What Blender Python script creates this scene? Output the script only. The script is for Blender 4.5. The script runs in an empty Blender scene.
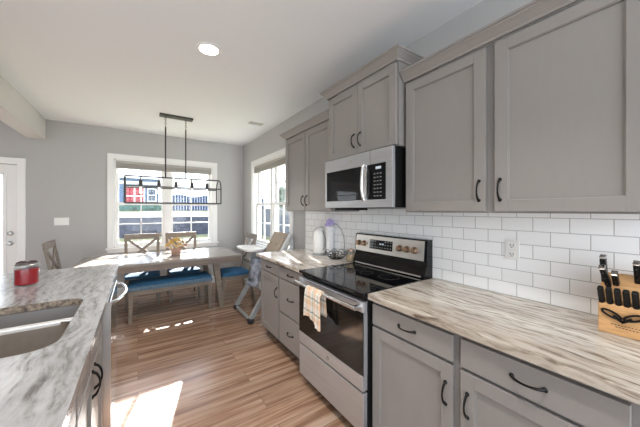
import bpy, bmesh, math, random
from mathutils import Vector, Matrix
random.seed(7)
C = bpy.context.scene
COL = C.collection
R = math.radians

# ------------------------------------------------------------------ camera
F_PX = 268.0
YAW = R(34.18)
cam_d = bpy.data.cameras.new('camera')
cam_d.sensor_width = 36.0
cam_d.lens = 36.0 * F_PX / 640.0
cam_d.shift_y = -3.5 / 640.0
cam_d.clip_start = 0.02
cam_d.clip_end = 400
cam = bpy.data.objects.new('camera', cam_d)
COL.objects.link(cam)
cam.location = (0, 0, 1.42)
cam.rotation_euler = (R(90), 0, -YAW)
C.camera = cam

# ------------------------------------------------------------------ world
w = bpy.data.worlds.new('sky')
C.world = w
w.use_nodes = True
nt = w.node_tree
bg = nt.nodes['Background']
tc = nt.nodes.new('ShaderNodeTexCoord')
sep = nt.nodes.new('ShaderNodeSeparateXYZ')
rmp = nt.nodes.new('ShaderNodeValToRGB')
nt.links.new(tc.outputs['Generated'], sep.inputs[0])
nt.links.new(sep.outputs['Z'], rmp.inputs[0])
nt.links.new(rmp.outputs[0], bg.inputs[0])
rmp.color_ramp.elements[0].position = 0.0
rmp.color_ramp.elements[0].color = (0.88, 0.94, 1.0, 1)
rmp.color_ramp.elements[1].position = 0.7
rmp.color_ramp.elements[1].color = (0.66, 0.80, 1.0, 1)
bg.inputs[1].default_value = 2.0

# ------------------------------------------------------------------ sun
sd = bpy.data.lights.new('sun', 'SUN')
sd.energy = 20.0
sd.angle = R(0.5)
sd.color = (1.0, 0.98, 0.95)
sun = bpy.data.objects.new('sun', sd)
COL.objects.link(sun)
sun.rotation_euler = Vector((-0.26, -0.97, -0.485)).to_track_quat('-Z', 'Y').to_euler()

# ------------------------------------------------------------------ exposure
C.view_settings.view_transform = 'Standard'
C.view_settings.look = 'None'
C.view_settings.exposure = 1.25
C.view_settings.gamma = 1.0
C.view_settings.use_curve_mapping = False
C.cycles.max_bounces = 10
C.cycles.diffuse_bounces = 6
C.cycles.transparent_max_bounces = 16
C.cycles.sample_clamp_indirect = 6.0


# ------------------------------------------------------------------ materials
def mat(name, col, rough=0.5, metal=0.0, var=0.0, scale=8.0, stretch=(1, 1, 1), bump=0.0, spec=0.5, coat=0.0, col2=None):
    m = bpy.data.materials.new(name)
    m.use_nodes = True
    n = m.node_tree
    b = n.nodes['Principled BSDF']
    b.inputs['Base Color'].default_value = (*col, 1)
    b.inputs['Roughness'].default_value = rough
    b.inputs['Metallic'].default_value = metal
    b.inputs['Specular IOR Level'].default_value = spec
    b.inputs['Coat Weight'].default_value = coat
    b.inputs['Coat Roughness'].default_value = 0.08
    if var > 0 or bump > 0 or col2:
        t = n.nodes.new('ShaderNodeTexCoord')
        mp = n.nodes.new('ShaderNodeMapping')
        mp.inputs['Scale'].default_value = stretch
        nz = n.nodes.new('ShaderNodeTexNoise')
        nz.inputs['Scale'].default_value = scale
        nz.inputs['Detail'].default_value = 6
        n.links.new(t.outputs['Object'], mp.inputs[0])
        n.links.new(mp.outputs[0], nz.inputs['Vector'])
        if var > 0 or col2:
            cr = n.nodes.new('ShaderNodeValToRGB')
            cr.color_ramp.elements[0].position = 0.3
            cr.color_ramp.elements[1].position = 0.7
            c1 = tuple(max(0, c * (1 - var)) for c in col)
            c2 = col2 if col2 else tuple(min(1, c * (1 + var)) for c in col)
            cr.color_ramp.elements[0].color = (*c1, 1)
            cr.color_ramp.elements[1].color = (*c2, 1)
            n.links.new(nz.outputs['Fac'], cr.inputs[0])
            n.links.new(cr.outputs[0], b.inputs['Base Color'])
        if bump > 0:
            bp = n.nodes.new('ShaderNodeBump')
            bp.inputs['Strength'].default_value = bump
            bp.inputs['Distance'].default_value = 0.004
            n.links.new(nz.outputs['Fac'], bp.inputs['Height'])
            n.links.new(bp.outputs[0], b.inputs['Normal'])
    return m


def ramp(n, stops):
    cr = n.nodes.new('ShaderNodeValToRGB')
    e = cr.color_ramp.elements
    while len(e) < len(stops):
        e.new(0.5)
    for i, (p, c) in enumerate(stops):
        e[i].position = p
        e[i].color = (*c, 1)
    return cr


def glass_mat(name, refl=0.08, tint=(1, 1, 1)):
    m = bpy.data.materials.new(name)
    m.use_nodes = True
    n = m.node_tree
    n.nodes.remove(n.nodes['Principled BSDF'])
    out = n.nodes['Material Output']
    tr = n.nodes.new('ShaderNodeBsdfTransparent')
    tr.inputs[0].default_value = (*tint, 1)
    gl = n.nodes.new('ShaderNodeBsdfGlossy')
    gl.inputs['Roughness'].default_value = 0.03
    lw = n.nodes.new('ShaderNodeLayerWeight')
    pw = n.nodes.new('ShaderNodeMath')
    pw.operation = 'POWER'
    pw.inputs[1].default_value = 4.5
    n.links.new(lw.outputs['Facing'], pw.inputs[0])
    fr = n.nodes.new('ShaderNodeMath')
    fr.operation = 'MULTIPLY_ADD'
    fr.inputs[1].default_value = 0.5
    fr.inputs[2].default_value = refl * 0.3
    n.links.new(pw.outputs[0], fr.inputs[0])
    mx = n.nodes.new('ShaderNodeMixShader')
    n.links.new(fr.outputs[0], mx.inputs[0])
    n.links.new(tr.outputs[0], mx.inputs[1])
    n.links.new(gl.outputs[0], mx.inputs[2])
    n.links.new(mx.outputs[0], out.inputs[0])
    return m


def emis(name, col, s):
    m = bpy.data.materials.new(name)
    m.use_nodes = True
    b = m.node_tree.nodes['Principled BSDF']
    b.inputs['Base Color'].default_value = (*col, 1)
    b.inputs['Emission Color'].default_value = (*col, 1)
    b.inputs['Emission Strength'].default_value = s
    return m


def granite(name, c0, c1, c2, c3, c4, band, sc):
    m = bpy.data.materials.new(name)
    m.use_nodes = True
    n = m.node_tree
    b = n.nodes['Principled BSDF']
    t = n.nodes.new('ShaderNodeTexCoord')
    # warp
    wn = n.nodes.new('ShaderNodeTexNoise')
    wn.inputs['Scale'].default_value = 2.2
    wn.inputs['Detail'].default_value = 3
    n.links.new(t.outputs['Object'], wn.inputs['Vector'])
    vm = n.nodes.new('ShaderNodeVectorMath')
    vm.operation = 'MULTIPLY_ADD'
    vm.inputs[1].default_value = (0.16, 0.16, 0.16)
    n.links.new(wn.outputs['Color'], vm.inputs[0])
    n.links.new(t.outputs['Object'], vm.inputs[2])
    mp = n.nodes.new('ShaderNodeMapping')
    mp.vector_type = 'POINT'
    mp.inputs['Rotation'].default_value = (0, 0, R(7))
    mp.inputs['Scale'].default_value = sc
    n.links.new(vm.outputs[0], mp.inputs[0])
    n1 = n.nodes.new('ShaderNodeTexNoise')
    n1.inputs['Scale'].default_value = 1.0
    n1.inputs['Detail'].default_value = 8
    n1.inputs['Roughness'].default_value = 0.66
    n.links.new(mp.outputs[0], n1.inputs['Vector'])
    cr = ramp(n, [(0.29, c0), (0.37, c1), (0.44, c2), (0.51, c3), (0.68, c4)])
    n.links.new(n1.outputs['Fac'], cr.inputs[0])
    # broad tonal bands
    mp2 = n.nodes.new('ShaderNodeMapping')
    mp2.inputs['Rotation'].default_value = (0, 0, R(7))
    mp2.inputs['Scale'].default_value = (7, 0.9, 7)
    n.links.new(vm.outputs[0], mp2.inputs[0])
    n2 = n.nodes.new('ShaderNodeTexNoise')
    n2.inputs['Scale'].default_value = 1.0
    n2.inputs['Detail'].default_value = 4
    n.links.new(mp2.outputs[0], n2.inputs['Vector'])
    cr2 = ramp(n, [(0.32, band), (0.6, (1, 1, 1))])
    n.links.new(n2.outputs['Fac'], cr2.inputs[0])
    mx = n.nodes.new('ShaderNodeMix')
    mx.data_type = 'RGBA'
    mx.blend_type = 'MULTIPLY'
    mx.inputs[0].default_value = 0.85
    n.links.new(cr.outputs[0], mx.inputs[6])
    n.links.new(cr2.outputs[0], mx.inputs[7])
    n.links.new(mx.outputs[2], b.inputs['Base Color'])
    b.inputs['Roughness'].default_value = 0.2
    b.inputs['Specular IOR Level'].default_value = 0.5
    return m


def plank_floor():
    m = bpy.data.materials.new('vinyl_planks')
    m.use_nodes = True
    n = m.node_tree
    b = n.nodes['Principled BSDF']
    t = n.nodes.new('ShaderNodeTexCoord')
    br = n.nodes.new('ShaderNodeTexBrick')
    br.inputs['Scale'].default_value = 1.0
    br.inputs['Mortar Size'].default_value = 0.0016
    br.inputs['Brick Width'].default_value = 1.22
    br.inputs['Row Height'].default_value = 0.18
    br.offset = 0.37
    br.inputs['Color1'].default_value = (0, 0, 0, 1)
    br.inputs['Color2'].default_value = (1, 1, 1, 1)
    br.inputs['Mortar'].default_value = (0.5, 0.5, 0.5, 1)
    n.links.new(t.outputs['Object'], br.inputs['Vector'])
    # per-plank offset of the grain
    vm = n.nodes.new('ShaderNodeVectorMath')
    vm.operation = 'MULTIPLY_ADD'
    vm.inputs[1].default_value = (9, 5, 3)
    n.links.new(br.outputs['Color'], vm.inputs[0])
    n.links.new(t.outputs['Object'], vm.inputs[2])
    mp = n.nodes.new('ShaderNodeMapping')
    mp.inputs['Scale'].default_value = (1.0, 21, 1)
    n.links.new(vm.outputs[0], mp.inputs[0])
    nz = n.nodes.new('ShaderNodeTexNoise')
    nz.inputs['Scale'].default_value = 1.0
    nz.inputs['Detail'].default_value = 7
    nz.inputs['Roughness'].default_value = 0.62
    nz.inputs['Distortion'].default_value = 0.25
    n.links.new(mp.outputs[0], nz.inputs['Vector'])
    cr = ramp(n, [(0.28, (0.115, 0.055, 0.032)), (0.42, (0.24, 0.13, 0.080)), (0.52, (0.345, 0.21, 0.135)),
                  (0.62, (0.43, 0.29, 0.205)), (0.76, (0.49, 0.38, 0.30))])
    n.links.new(nz.outputs['Fac'], cr.inputs[0])
    hs = n.nodes.new('ShaderNodeHueSaturation')
    mr = n.nodes.new('ShaderNodeMapRange')
    mr.inputs[3].default_value = 0.88
    mr.inputs[4].default_value = 1.10
    n.links.new(br.outputs['Color'], mr.inputs[0])
    n.links.new(mr.outputs[0], hs.inputs['Value'])
    n.links.new(cr.outputs[0], hs.inputs['Color'])
    mx = n.nodes.new('ShaderNodeMix')
    mx.data_type = 'RGBA'
    mx.inputs[7].default_value = (0.12, 0.075, 0.05, 1)
    n.links.new(br.outputs['Fac'], mx.inputs[0])
    n.links.new(hs.outputs[0], mx.inputs[6])
    n.links.new(mx.outputs[2], b.inputs['Base Color'])
    b.inputs['Roughness'].default_value = 0.24
    b.inputs['Specular IOR Level'].default_value = 0.7
    bp = n.nodes.new('ShaderNodeBump')
    bp.inputs['Strength'].default_value = 0.12
    bp.inputs['Distance'].default_value = 0.002
    n.links.new(nz.outputs['Fac'], bp.inputs['Height'])
    n.links.new(bp.outputs[0], b.inputs['Normal'])
    return m


def tile_mat():
    m = bpy.data.materials.new('white_subway_tile')
    m.use_nodes = True
    n = m.node_tree
    b = n.nodes['Principled BSDF']
    t = n.nodes.new('ShaderNodeTexCoord')
    sx = n.nodes.new('ShaderNodeSeparateXYZ')
    cx = n.nodes.new('ShaderNodeCombineXYZ')
    n.links.new(t.outputs['Object'], sx.inputs[0])
    n.links.new(sx.outputs['Y'], cx.inputs[0])
    n.links.new(sx.outputs['Z'], cx.inputs[1])
    br = n.nodes.new('ShaderNodeTexBrick')
    br.offset = 0.5
    br.inputs['Scale'].default_value = 1.0
    br.inputs['Mortar Size'].default_value = 0.0021
    br.inputs['Mortar Smooth'].default_value = 0.3
    br.inputs['Brick Width'].default_value = 0.1524
    br.inputs['Row Height'].default_value = 0.0762
    br.inputs['Color1'].default_value = (0.92, 0.92, 0.92, 1)
    br.inputs['Color2'].default_value = (0.95, 0.95, 0.95, 1)
    br.inputs['Mortar'].default_value = (0.50, 0.49, 0.475, 1)
    n.links.new(cx.outputs[0], br.inputs['Vector'])
    n.links.new(br.outputs['Color'], b.inputs['Base Color'])
    b.inputs['Roughness'].default_value = 0.18
    bp = n.nodes.new('ShaderNodeBump')
    bp.invert = True
    bp.inputs['Strength'].default_value = 0.5
    bp.inputs['Distance'].default_value = 0.002
    n.links.new(br.outputs['Fac'], bp.inputs['Height'])
    n.links.new(bp.outputs[0], b.inputs['Normal'])
    return m


def plaid():
    m = bpy.data.materials.new('plaid_cloth')
    m.use_nodes = True
    n = m.node_tree
    b = n.nodes['Principled BSDF']
    t = n.nodes.new('ShaderNodeTexCoord')
    sx = n.nodes.new('ShaderNodeSeparateXYZ')
    n.links.new(t.outputs['Object'], sx.inputs[0])

    def bands(sock, period, stops):
        d = n.nodes.new('ShaderNodeMath')
        d.operation = 'DIVIDE'
        d.inputs[1].default_value = period
        f = n.nodes.new('ShaderNodeMath')
        f.operation = 'FRACT'
        n.links.new(sock, d.inputs[0])
        n.links.new(d.outputs[0], f.inputs[0])
        cr = ramp(n, stops)
        cr.color_ramp.interpolation = 'CONSTANT'
        n.links.new(f.outputs[0], cr.inputs[0])
        return cr
    cream, peach, sage = (0.80, 0.74, 0.66), (0.78, 0.58, 0.42), (0.36, 0.41, 0.37)
    one = (1, 1, 1)
    a = bands(sx.outputs['Y'], 0.08, [(0, cream), (0.45, peach), (0.8, cream), (0.93, sage)])
    c = bands(sx.outputs['Z'], 0.10, [(0, one), (0.4, (0.95, 0.84, 0.74)), (0.72, one), (0.88, (0.5, 0.55, 0.52))])
    mx = n.nodes.new('ShaderNodeMix')
    mx.data_type = 'RGBA'
    mx.blend_type = 'MULTIPLY'
    mx.inputs[0].default_value = 1
    n.links.new(a.outputs[0], mx.inputs[6])
    n.links.new(c.outputs[0], mx.inputs[7])
    n.links.new(mx.outputs[2], b.inputs['Base Color'])
    b.inputs['Roughness'].default_value = 0.95
    return m


M = {}
M['wall'] = mat('wall_paint', (0.455, 0.452, 0.447), 0.9)
M['ceil'] = mat('ceiling_paint', (0.83, 0.85, 0.865), 0.95)
M['beam'] = mat('beam_paint', (0.66, 0.65, 0.635), 0.9)
M['trim'] = mat('white_trim', (0.82, 0.82, 0.81), 0.4)
M['cab'] = mat('cabinet_paint', (0.264, 0.244, 0.228), 0.42, var=0.015, scale=40, stretch=(1, 1, .2))
M['cab_box'] = mat('cabinet_frame_paint', (0.235, 0.22, 0.21), 0.45)
M['cab_isl'] = M['cab']
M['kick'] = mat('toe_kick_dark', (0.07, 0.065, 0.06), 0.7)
M['gap'] = mat('dark_reveal', (0.035, 0.03, 0.028), 0.8)
M['bronze'] = mat('black_metal', (0.012, 0.011, 0.010), 0.32, 0.6)
M['steel'] = mat('brushed_steel', (0.55, 0.56, 0.58), 0.38, 0.8, var=0.05, scale=60, stretch=(1, .04, 1))
M['steel_d'] = mat('steel_dark', (0.40, 0.39, 0.38), 0.35, 0.95)
M['steel_b'] = mat('bright_steel', (0.80, 0.79, 0.78), 0.16, 1.0)
M['copper'] = mat('warm_steel', (0.42, 0.29, 0.21), 0.28, 1.0)
M['steel_w'] = mat('panel_steel', (0.74, 0.71, 0.66), 0.34, 0.85, var=0.04, scale=60, stretch=(1, .04, 1))
M['blackgloss'] = mat('black_glass', (0.004, 0.004, 0.005), 0.05, 0, spec=0.35)
M['blackpl'] = mat('black_plastic', (0.006, 0.006, 0.006), 0.4, spec=0.25)
M['ovenglass'] = mat('oven_glass', (0.008, 0.007, 0.006), 0.06, 0, spec=0.5)
M['stone'] = granite('streaked_stone', (0.10, 0.08, 0.065), (0.27, 0.225, 0.18), (0.47, 0.41, 0.345), (0.64, 0.59, 0.52), (0.76, 0.715, 0.65), (0.60, 0.54, 0.48), (46, 3.8, 46))
M['stone_sheen_tone'] = granite('streaked_stone_sheen_tone', (0.13, 0.125, 0.125), (0.25, 0.24, 0.235), (0.35, 0.345, 0.34), (0.44, 0.44, 0.44), (0.54, 0.54, 0.54), (0.62, 0.60, 0.59), (42, 6.0, 42))  # same stone as the counters; glancing reflection put into a paler, flatter colour
M['floor'] = plank_floor()
M['tile'] = tile_mat()
M['plaid'] = plaid()
M['glass'] = glass_mat('window_glass')
M['jarglass'] = glass_mat('jar_glass', tint=(0.93, 0.95, 0.95))
M['white'] = mat('white_plastic', (0.82, 0.81, 0.78), 0.35)
M['greywood'] = mat('grey_washed_wood', (0.20, 0.165, 0.13), 0.5, var=0.22, scale=5, stretch=(2, 12, 12), bump=0.1)
M['tabletop'] = mat('grey_table_top', (0.30, 0.265, 0.23), 0.2, var=0.20, scale=4, stretch=(1, 14, 1), spec=0.6)
M['tableedge'] = mat('table_edge_wood', (0.19, 0.15, 0.12), 0.45, var=0.2, scale=4, stretch=(1, 14, 8))
M['blue'] = mat('blue_upholstery', (0.022, 0.105, 0.21), 0.85, var=0.2, scale=30, bump=0.3)
M['bluegrey'] = mat('blue_grey_upholstery', (0.10, 0.16, 0.22), 0.9, var=0.2, scale=60, stretch=(1, 1, .2))
M['blacktube'] = mat('pendant_metal', (0.06, 0.055, 0.052), 0.4, 0.7)
M['bulb'] = emis('lit_bulb', (1.0, 0.86, 0.68), 4.0)
M['canlens'] = emis('lit_lens', (1.0, 0.97, 0.92), 12.0)
M['blind'] = mat('blind_slats', (0.42, 0.40, 0.375), 0.7, var=0.15, scale=1.0, stretch=(1, 1, 160))
M['wax'] = mat('red_wax', (0.38, 0.008, 0.015), 0.3)
M['wicker'] = mat('pinkish_pot', (0.42, 0.27, 0.21), 0.8, var=0.3, scale=60, bump=0.5)
M['yellow'] = mat('yellow_petals', (0.62, 0.36, 0.035), 0.8)
M['cream'] = mat('cream_petals', (0.62, 0.45, 0.24), 0.8)
M['pinkpet'] = mat('dusty_pink_petals', (0.36, 0.17, 0.13), 0.8)
M['leaf'] = mat('green_leaves', (0.10, 0.15, 0.05), 0.7)
M['maple'] = mat('light_wood', (0.62, 0.35, 0.15), 0.45, var=0.15, scale=6, stretch=(3, 3, 18))
M['lilac'] = mat('lilac_paper', (0.55, 0.47, 0.80), 0.7)
M['paper'] = mat('white_paper', (0.82, 0.82, 0.84), 0.8)
M['amber'] = mat('amber_fill', (0.55, 0.38, 0.22), 0.4)
M['hcgrey'] = mat('grey_plastic', (0.32, 0.33, 0.33), 0.45)
M['ring'] = mat('burner_print', (0.045, 0.045, 0.045), 0.3)
M['hcblack'] = mat('dark_rubber', (0.02, 0.02, 0.022), 0.6)
M['hcbeige'] = mat('beige_pad', (0.42, 0.34, 0.26), 0.9)
M['hcseat'] = mat('striped_seat_cloth', (0.03, 0.035, 0.05), 0.9, scale=7, stretch=(3, 1, 2), col2=(0.55, 0.60, 0.70), var=0.01)


# ------------------------------------------------------------------ mesh builder
class MB:
    def __init__(s):
        s.bm = bmesh.new()

    def _merge(s, b2):
        me = bpy.data.meshes.new('tmp')
        b2.to_mesh(me)
        b2.free()
        s.bm.from_mesh(me)
        bpy.data.meshes.remove(me)
        return s

    def box(s, x0, x1, y0, y1, z0, z1, bev=0.0, rot=None, seg=2):
        b = bmesh.new()
        bmesh.ops.create_cube(b, size=1.0)
        for v in b.verts:
            v.co = Vector(((x0 + x1) / 2 + v.co.x * abs(x1 - x0), (y0 + y1) / 2 + v.co.y * abs(y1 - y0),
                           (z0 + z1) / 2 + v.co.z * abs(z1 - z0)))
        if bev > 0:
            bmesh.ops.bevel(b, geom=b.edges[:], offset=bev, segments=seg, affect='EDGES', profile=0.5)
        if rot:
            c = Vector(((x0 + x1) / 2, (y0 + y1) / 2, (z0 + z1) / 2))
            bmesh.ops.rotate(b, cent=c, matrix=rot, verts=b.verts)
        return s._merge(b)

    def beam(s, p0, p1, wdt, dep, up=(0, 0, 1), bev=0.0, taper=1.0):
        """a rectangular bar from p0 to p1; wdt across, dep along 'up'"""
        p0, p1 = Vector(p0), Vector(p1)
        d = (p1 - p0).normalized()
        u = Vector(up)
        sd = d.cross(u).normalized()
        u = sd.cross(d).normalized()
        b = bmesh.new()
        vs = []
        for p, k in ((p0, 1.0), (p1, taper)):
            for a, c in ((-1, -1), (1, -1), (1, 1), (-1, 1)):
                vs.append(b.verts.new(p + sd * a * wdt / 2 * k + u * c * dep / 2 * k))
        for f in ((0, 1, 2, 3), (7, 6, 5, 4), (0, 4, 5, 1), (1, 5, 6, 2), (2, 6, 7, 3), (3, 7, 4, 0)):
            b.faces.new([vs[i] for i in f])
        bmesh.ops.recalc_face_normals(b, faces=b.faces)
        if bev > 0:
            bmesh.ops.bevel(b, geom=b.edges[:], offset=bev, segments=2, affect='EDGES', profile=0.5)
        return s._merge(b)

    def tube(s, pts, r, seg=10, closed=False):
        pts = [Vector(p) for p in pts]
        n = len(pts)
        rs = r if isinstance(r, (list, tuple)) else [r] * n
        rings = []
        prev = None
        for i, p in enumerate(pts):
            a = pts[(i - 1) % n] if (closed or i > 0) else p
            b_ = pts[(i + 1) % n] if (closed or i < n - 1) else p
            t = (b_ - a).normalized()
            if prev is None:
                u = t.orthogonal().normalized()
            else:
                u = (prev - t * prev.dot(t)).normalized()
            prev = u
            v = t.cross(u)
            rings.append([s.bm.verts.new(p + (u * math.cos(k * 2 * math.pi / seg) + v * math.sin(k * 2 * math.pi / seg)) * rs[i]) for k in range(seg)])
        m = n if closed else n - 1
        for i in range(m):
            A, B = rings[i], rings[(i + 1) % n]
            for k in range(seg):
                s.bm.faces.new((A[k], A[(k + 1) % seg], B[(k + 1) % seg], B[k]))
        if not closed:
            s.bm.faces.new(rings[0][::-1])
            s.bm.faces.new(rings[-1])
        return s

    def lathe(s, prof, c=(0, 0, 0), seg=32, axis='Z', sx=1.0, sy=1.0):
        """prof: list of (r, h); closed by caps when r > 0 at the ends"""
        c = Vector(c)
        rings = []
        for r, h in prof:
            ring = []
            for k in range(seg):
                a = 2 * math.pi * k / seg
                p = Vector((math.cos(a) * r * sx, math.sin(a) * r * sy, h))
                if axis == 'X':
                    p = Vector((-p.z, p.x, p.y))
                ring.append(s.bm.verts.new(c + p))
            rings.append(ring)
        for A, B in zip(rings[:-1], rings[1:]):
            for k in range(seg):
                s.bm.faces.new((A[k], A[(k + 1) % seg], B[(k + 1) % seg], B[k]))
        s.bm.faces.new(rings[0][::-1])
        s.bm.faces.new(rings[-1])
        return s

    def prism(s, poly, axis, a, b, bev=0.0):
        """poly: 2D points; axis 'Y': (x,z) extruded over y; 'X': (y,z); 'Z': (x,y)"""
        bb = bmesh.new()

        def P(p, t):
            if axis == 'Y':
                return Vector((p[0], t, p[1]))
            if axis == 'X':
                return Vector((t, p[0], p[1]))
            return Vector((p[0], p[1], t))
        A = [bb.verts.new(P(p, a)) for p in poly]
        B = [bb.verts.new(P(p, b)) for p in poly]
        n = len(poly)
        bb.faces.new(A)
        bb.faces.new(B[::-1])
        for i in range(n):
            bb.faces.new((A[i], B[i], B[(i + 1) % n], A[(i + 1) % n]))
        bmesh.ops.recalc_face_normals(bb, faces=bb.faces)
        if bev > 0:
            bmesh.ops.bevel(bb, geom=bb.edges[:], offset=bev, segments=2, affect='EDGES', profile=0.5)
        return s._merge(bb)

    def ico(s, c, r, sub=2, sc=(1, 1, 1), noise=0.0):
        b = bmesh.new()
        bmesh.ops.create_icosphere(b, subdivisions=sub, radius=1.0)
        for v in b.verts:
            k = 1 + random.uniform(-noise, noise)
            v.co = Vector(c) + Vector((v.co.x * sc[0], v.co.y * sc[1], v.co.z * sc[2])) * r * k
        return s._merge(b)

    def sweep(s, path, prof):
        """path: [(x, y, ox, oy)]; prof closed list of (out, z)"""
        rings = [[s.bm.verts.new(Vector((x + ox * o, y + oy * o, z))) for o, z in prof] for x, y, ox, oy in path]
        n = len(prof)
        for A, B in zip(rings[:-1], rings[1:]):
            for k in range(n):
                s.bm.faces.new((A[k], A[(k + 1) % n], B[(k + 1) % n], B[k]))
        s.bm.faces.new(rings[0])
        s.bm.faces.new(rings[-1][::-1])
        bmesh.ops.recalc_face_normals(s.bm, faces=s.bm.faces)
        return s


LOC = {}


def root_loc(p):
    while p.parent is not None:
        p = p.parent
    return LOC.get(p.name, Vector((0, 0, 0)))


def obj(name, mb, m, parent=None, smooth=False, label=None, origin=None):
    bm = mb.bm
    if parent is None:
        if origin is None:
            xs = [v.co for v in bm.verts]
            lo = Vector([min(v[i] for v in xs) for i in range(3)])
            hi = Vector([max(v[i] for v in xs) for i in range(3)])
            origin = Vector(((lo.x + hi.x) / 2, (lo.y + hi.y) / 2, lo.z))
        off = Vector(origin)
    else:
        off = root_loc(parent)
    for v in bm.verts:
        v.co -= off
    if smooth:
        for f in bm.faces:
            f.smooth = True
    me = bpy.data.meshes.new(name)
    bm.to_mesh(me)
    bm.free()
    me.materials.append(m)
    if smooth:
        me.set_sharp_from_angle(angle=R(40))
    o = bpy.data.objects.new(name, me)
    COL.objects.link(o)
    if parent is None:
        o.location = off
        LOC[o.name] = off
    else:
        o.parent = parent
    if label:
        o['label'] = label
    return o


def thing(name, label, cat, loc=(0, 0, 0), group=None):
    o = bpy.data.objects.new(name, None)
    COL.objects.link(o)
    o.location = loc
    LOC[o.name] = Vector(loc)
    o.empty_display_size = 0.05
    o['label'] = label
    o['category'] = cat
    if group:
        o['group'] = group
    return o


def tag(o, label, cat, group=None, kind=None):
    o['label'] = label
    o['category'] = cat
    if group:
        o['group'] = group
    if kind:
        o['kind'] = kind
    return o


def struct(name, mb, m, origin=(0, 0, 0)):
    o = obj(name, mb, m, origin=origin)
    o['kind'] = 'structure'
    return o


def copy_tree(o, parent=None):
    c = o.copy()
    COL.objects.link(c)
    c.parent = parent
    for ch in [x for x in COL.objects if x.parent == o]:
        copy_tree(ch, c)
    return c


# ================================================================== ROOM SHELL
WX, WY, CZ = 1.81, 5.51, 2.75
T = 0.15
# floor, planks running across the room
struct('floor', MB().box(-4.6, WX + T, -2.6, WY + T, -0.12, 0), M['floor'])
struct('ceiling', MB().box(-4.6, WX + T, -2.6, WY + T, CZ, CZ + 0.15), M['ceil'])
# back wall with window and door openings
bw = MB()
DX0, DX1, DZ = -2.33, -1.405, 2.06
WX0, WX1, WZ0, WZ1 = -0.325, 1.205, 0.80, 2.255
bw.box(-4.6, DX0, WY, WY + T, 0, CZ)
bw.box(DX0, DX1, WY, WY + T, DZ, CZ)
bw.box(DX1, WX0, WY, WY + T, 0, CZ)
bw.box(WX0, WX1, WY, WY + T, 0, WZ0)
bw.box(WX0, WX1, WY, WY + T, WZ1, CZ)
bw.box(WX1, WX + T, WY, WY + T, 0, CZ)
struct('wall_back', bw, M['wall'])
rw = MB()
RY0, RY1 = 3.415, 4.90
rw.box(WX, WX + T, -2.6, RY0, 0, CZ)
rw.box(WX, WX + T, RY0, RY1, 0, WZ0)
rw.box(WX, WX + T, RY0, RY1, WZ1, CZ)
rw.box(WX, WX + T, RY1, WY, 0, CZ)
struct('wall_right', rw, M['wall'])
struct('wall_left', MB().box(-4.75, -4.6, -2.6, WY + T, 0, CZ), M['wall'])
struct('trim_beam', MB().box(-1.31, -1.12, -2.6, WY - 0.002, 2.45, CZ - 0.002), M['beam'])
struct('baseboard_back', MB().prism([(WY - 0.002, 0), (WY - 0.018, 0), (WY - 0.018, 0.12), (WY - 0.008, 0.135), (WY - 0.002, 0.135)], 'X', -1.31, WX - 0.02), M['trim'])
struct('baseboard_right', MB().prism([(WX - 0.002, 0), (WX - 0.018, 0), (WX - 0.018, 0.12), (WX - 0.008, 0.135), (WX - 0.002, 0.135)], 'Y', 2.96, WY - 0.02), M['trim'])
# tiled backsplash
struct('wall_tile', MB().box(WX - 0.008, WX - 0.0005, -0.6, 2.99, 0.92, 1.43), M['tile'], origin=(WX, 0.792 - 0.1524 * 7 - 0.0, 0.92 - 0.0762 * 1))


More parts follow.
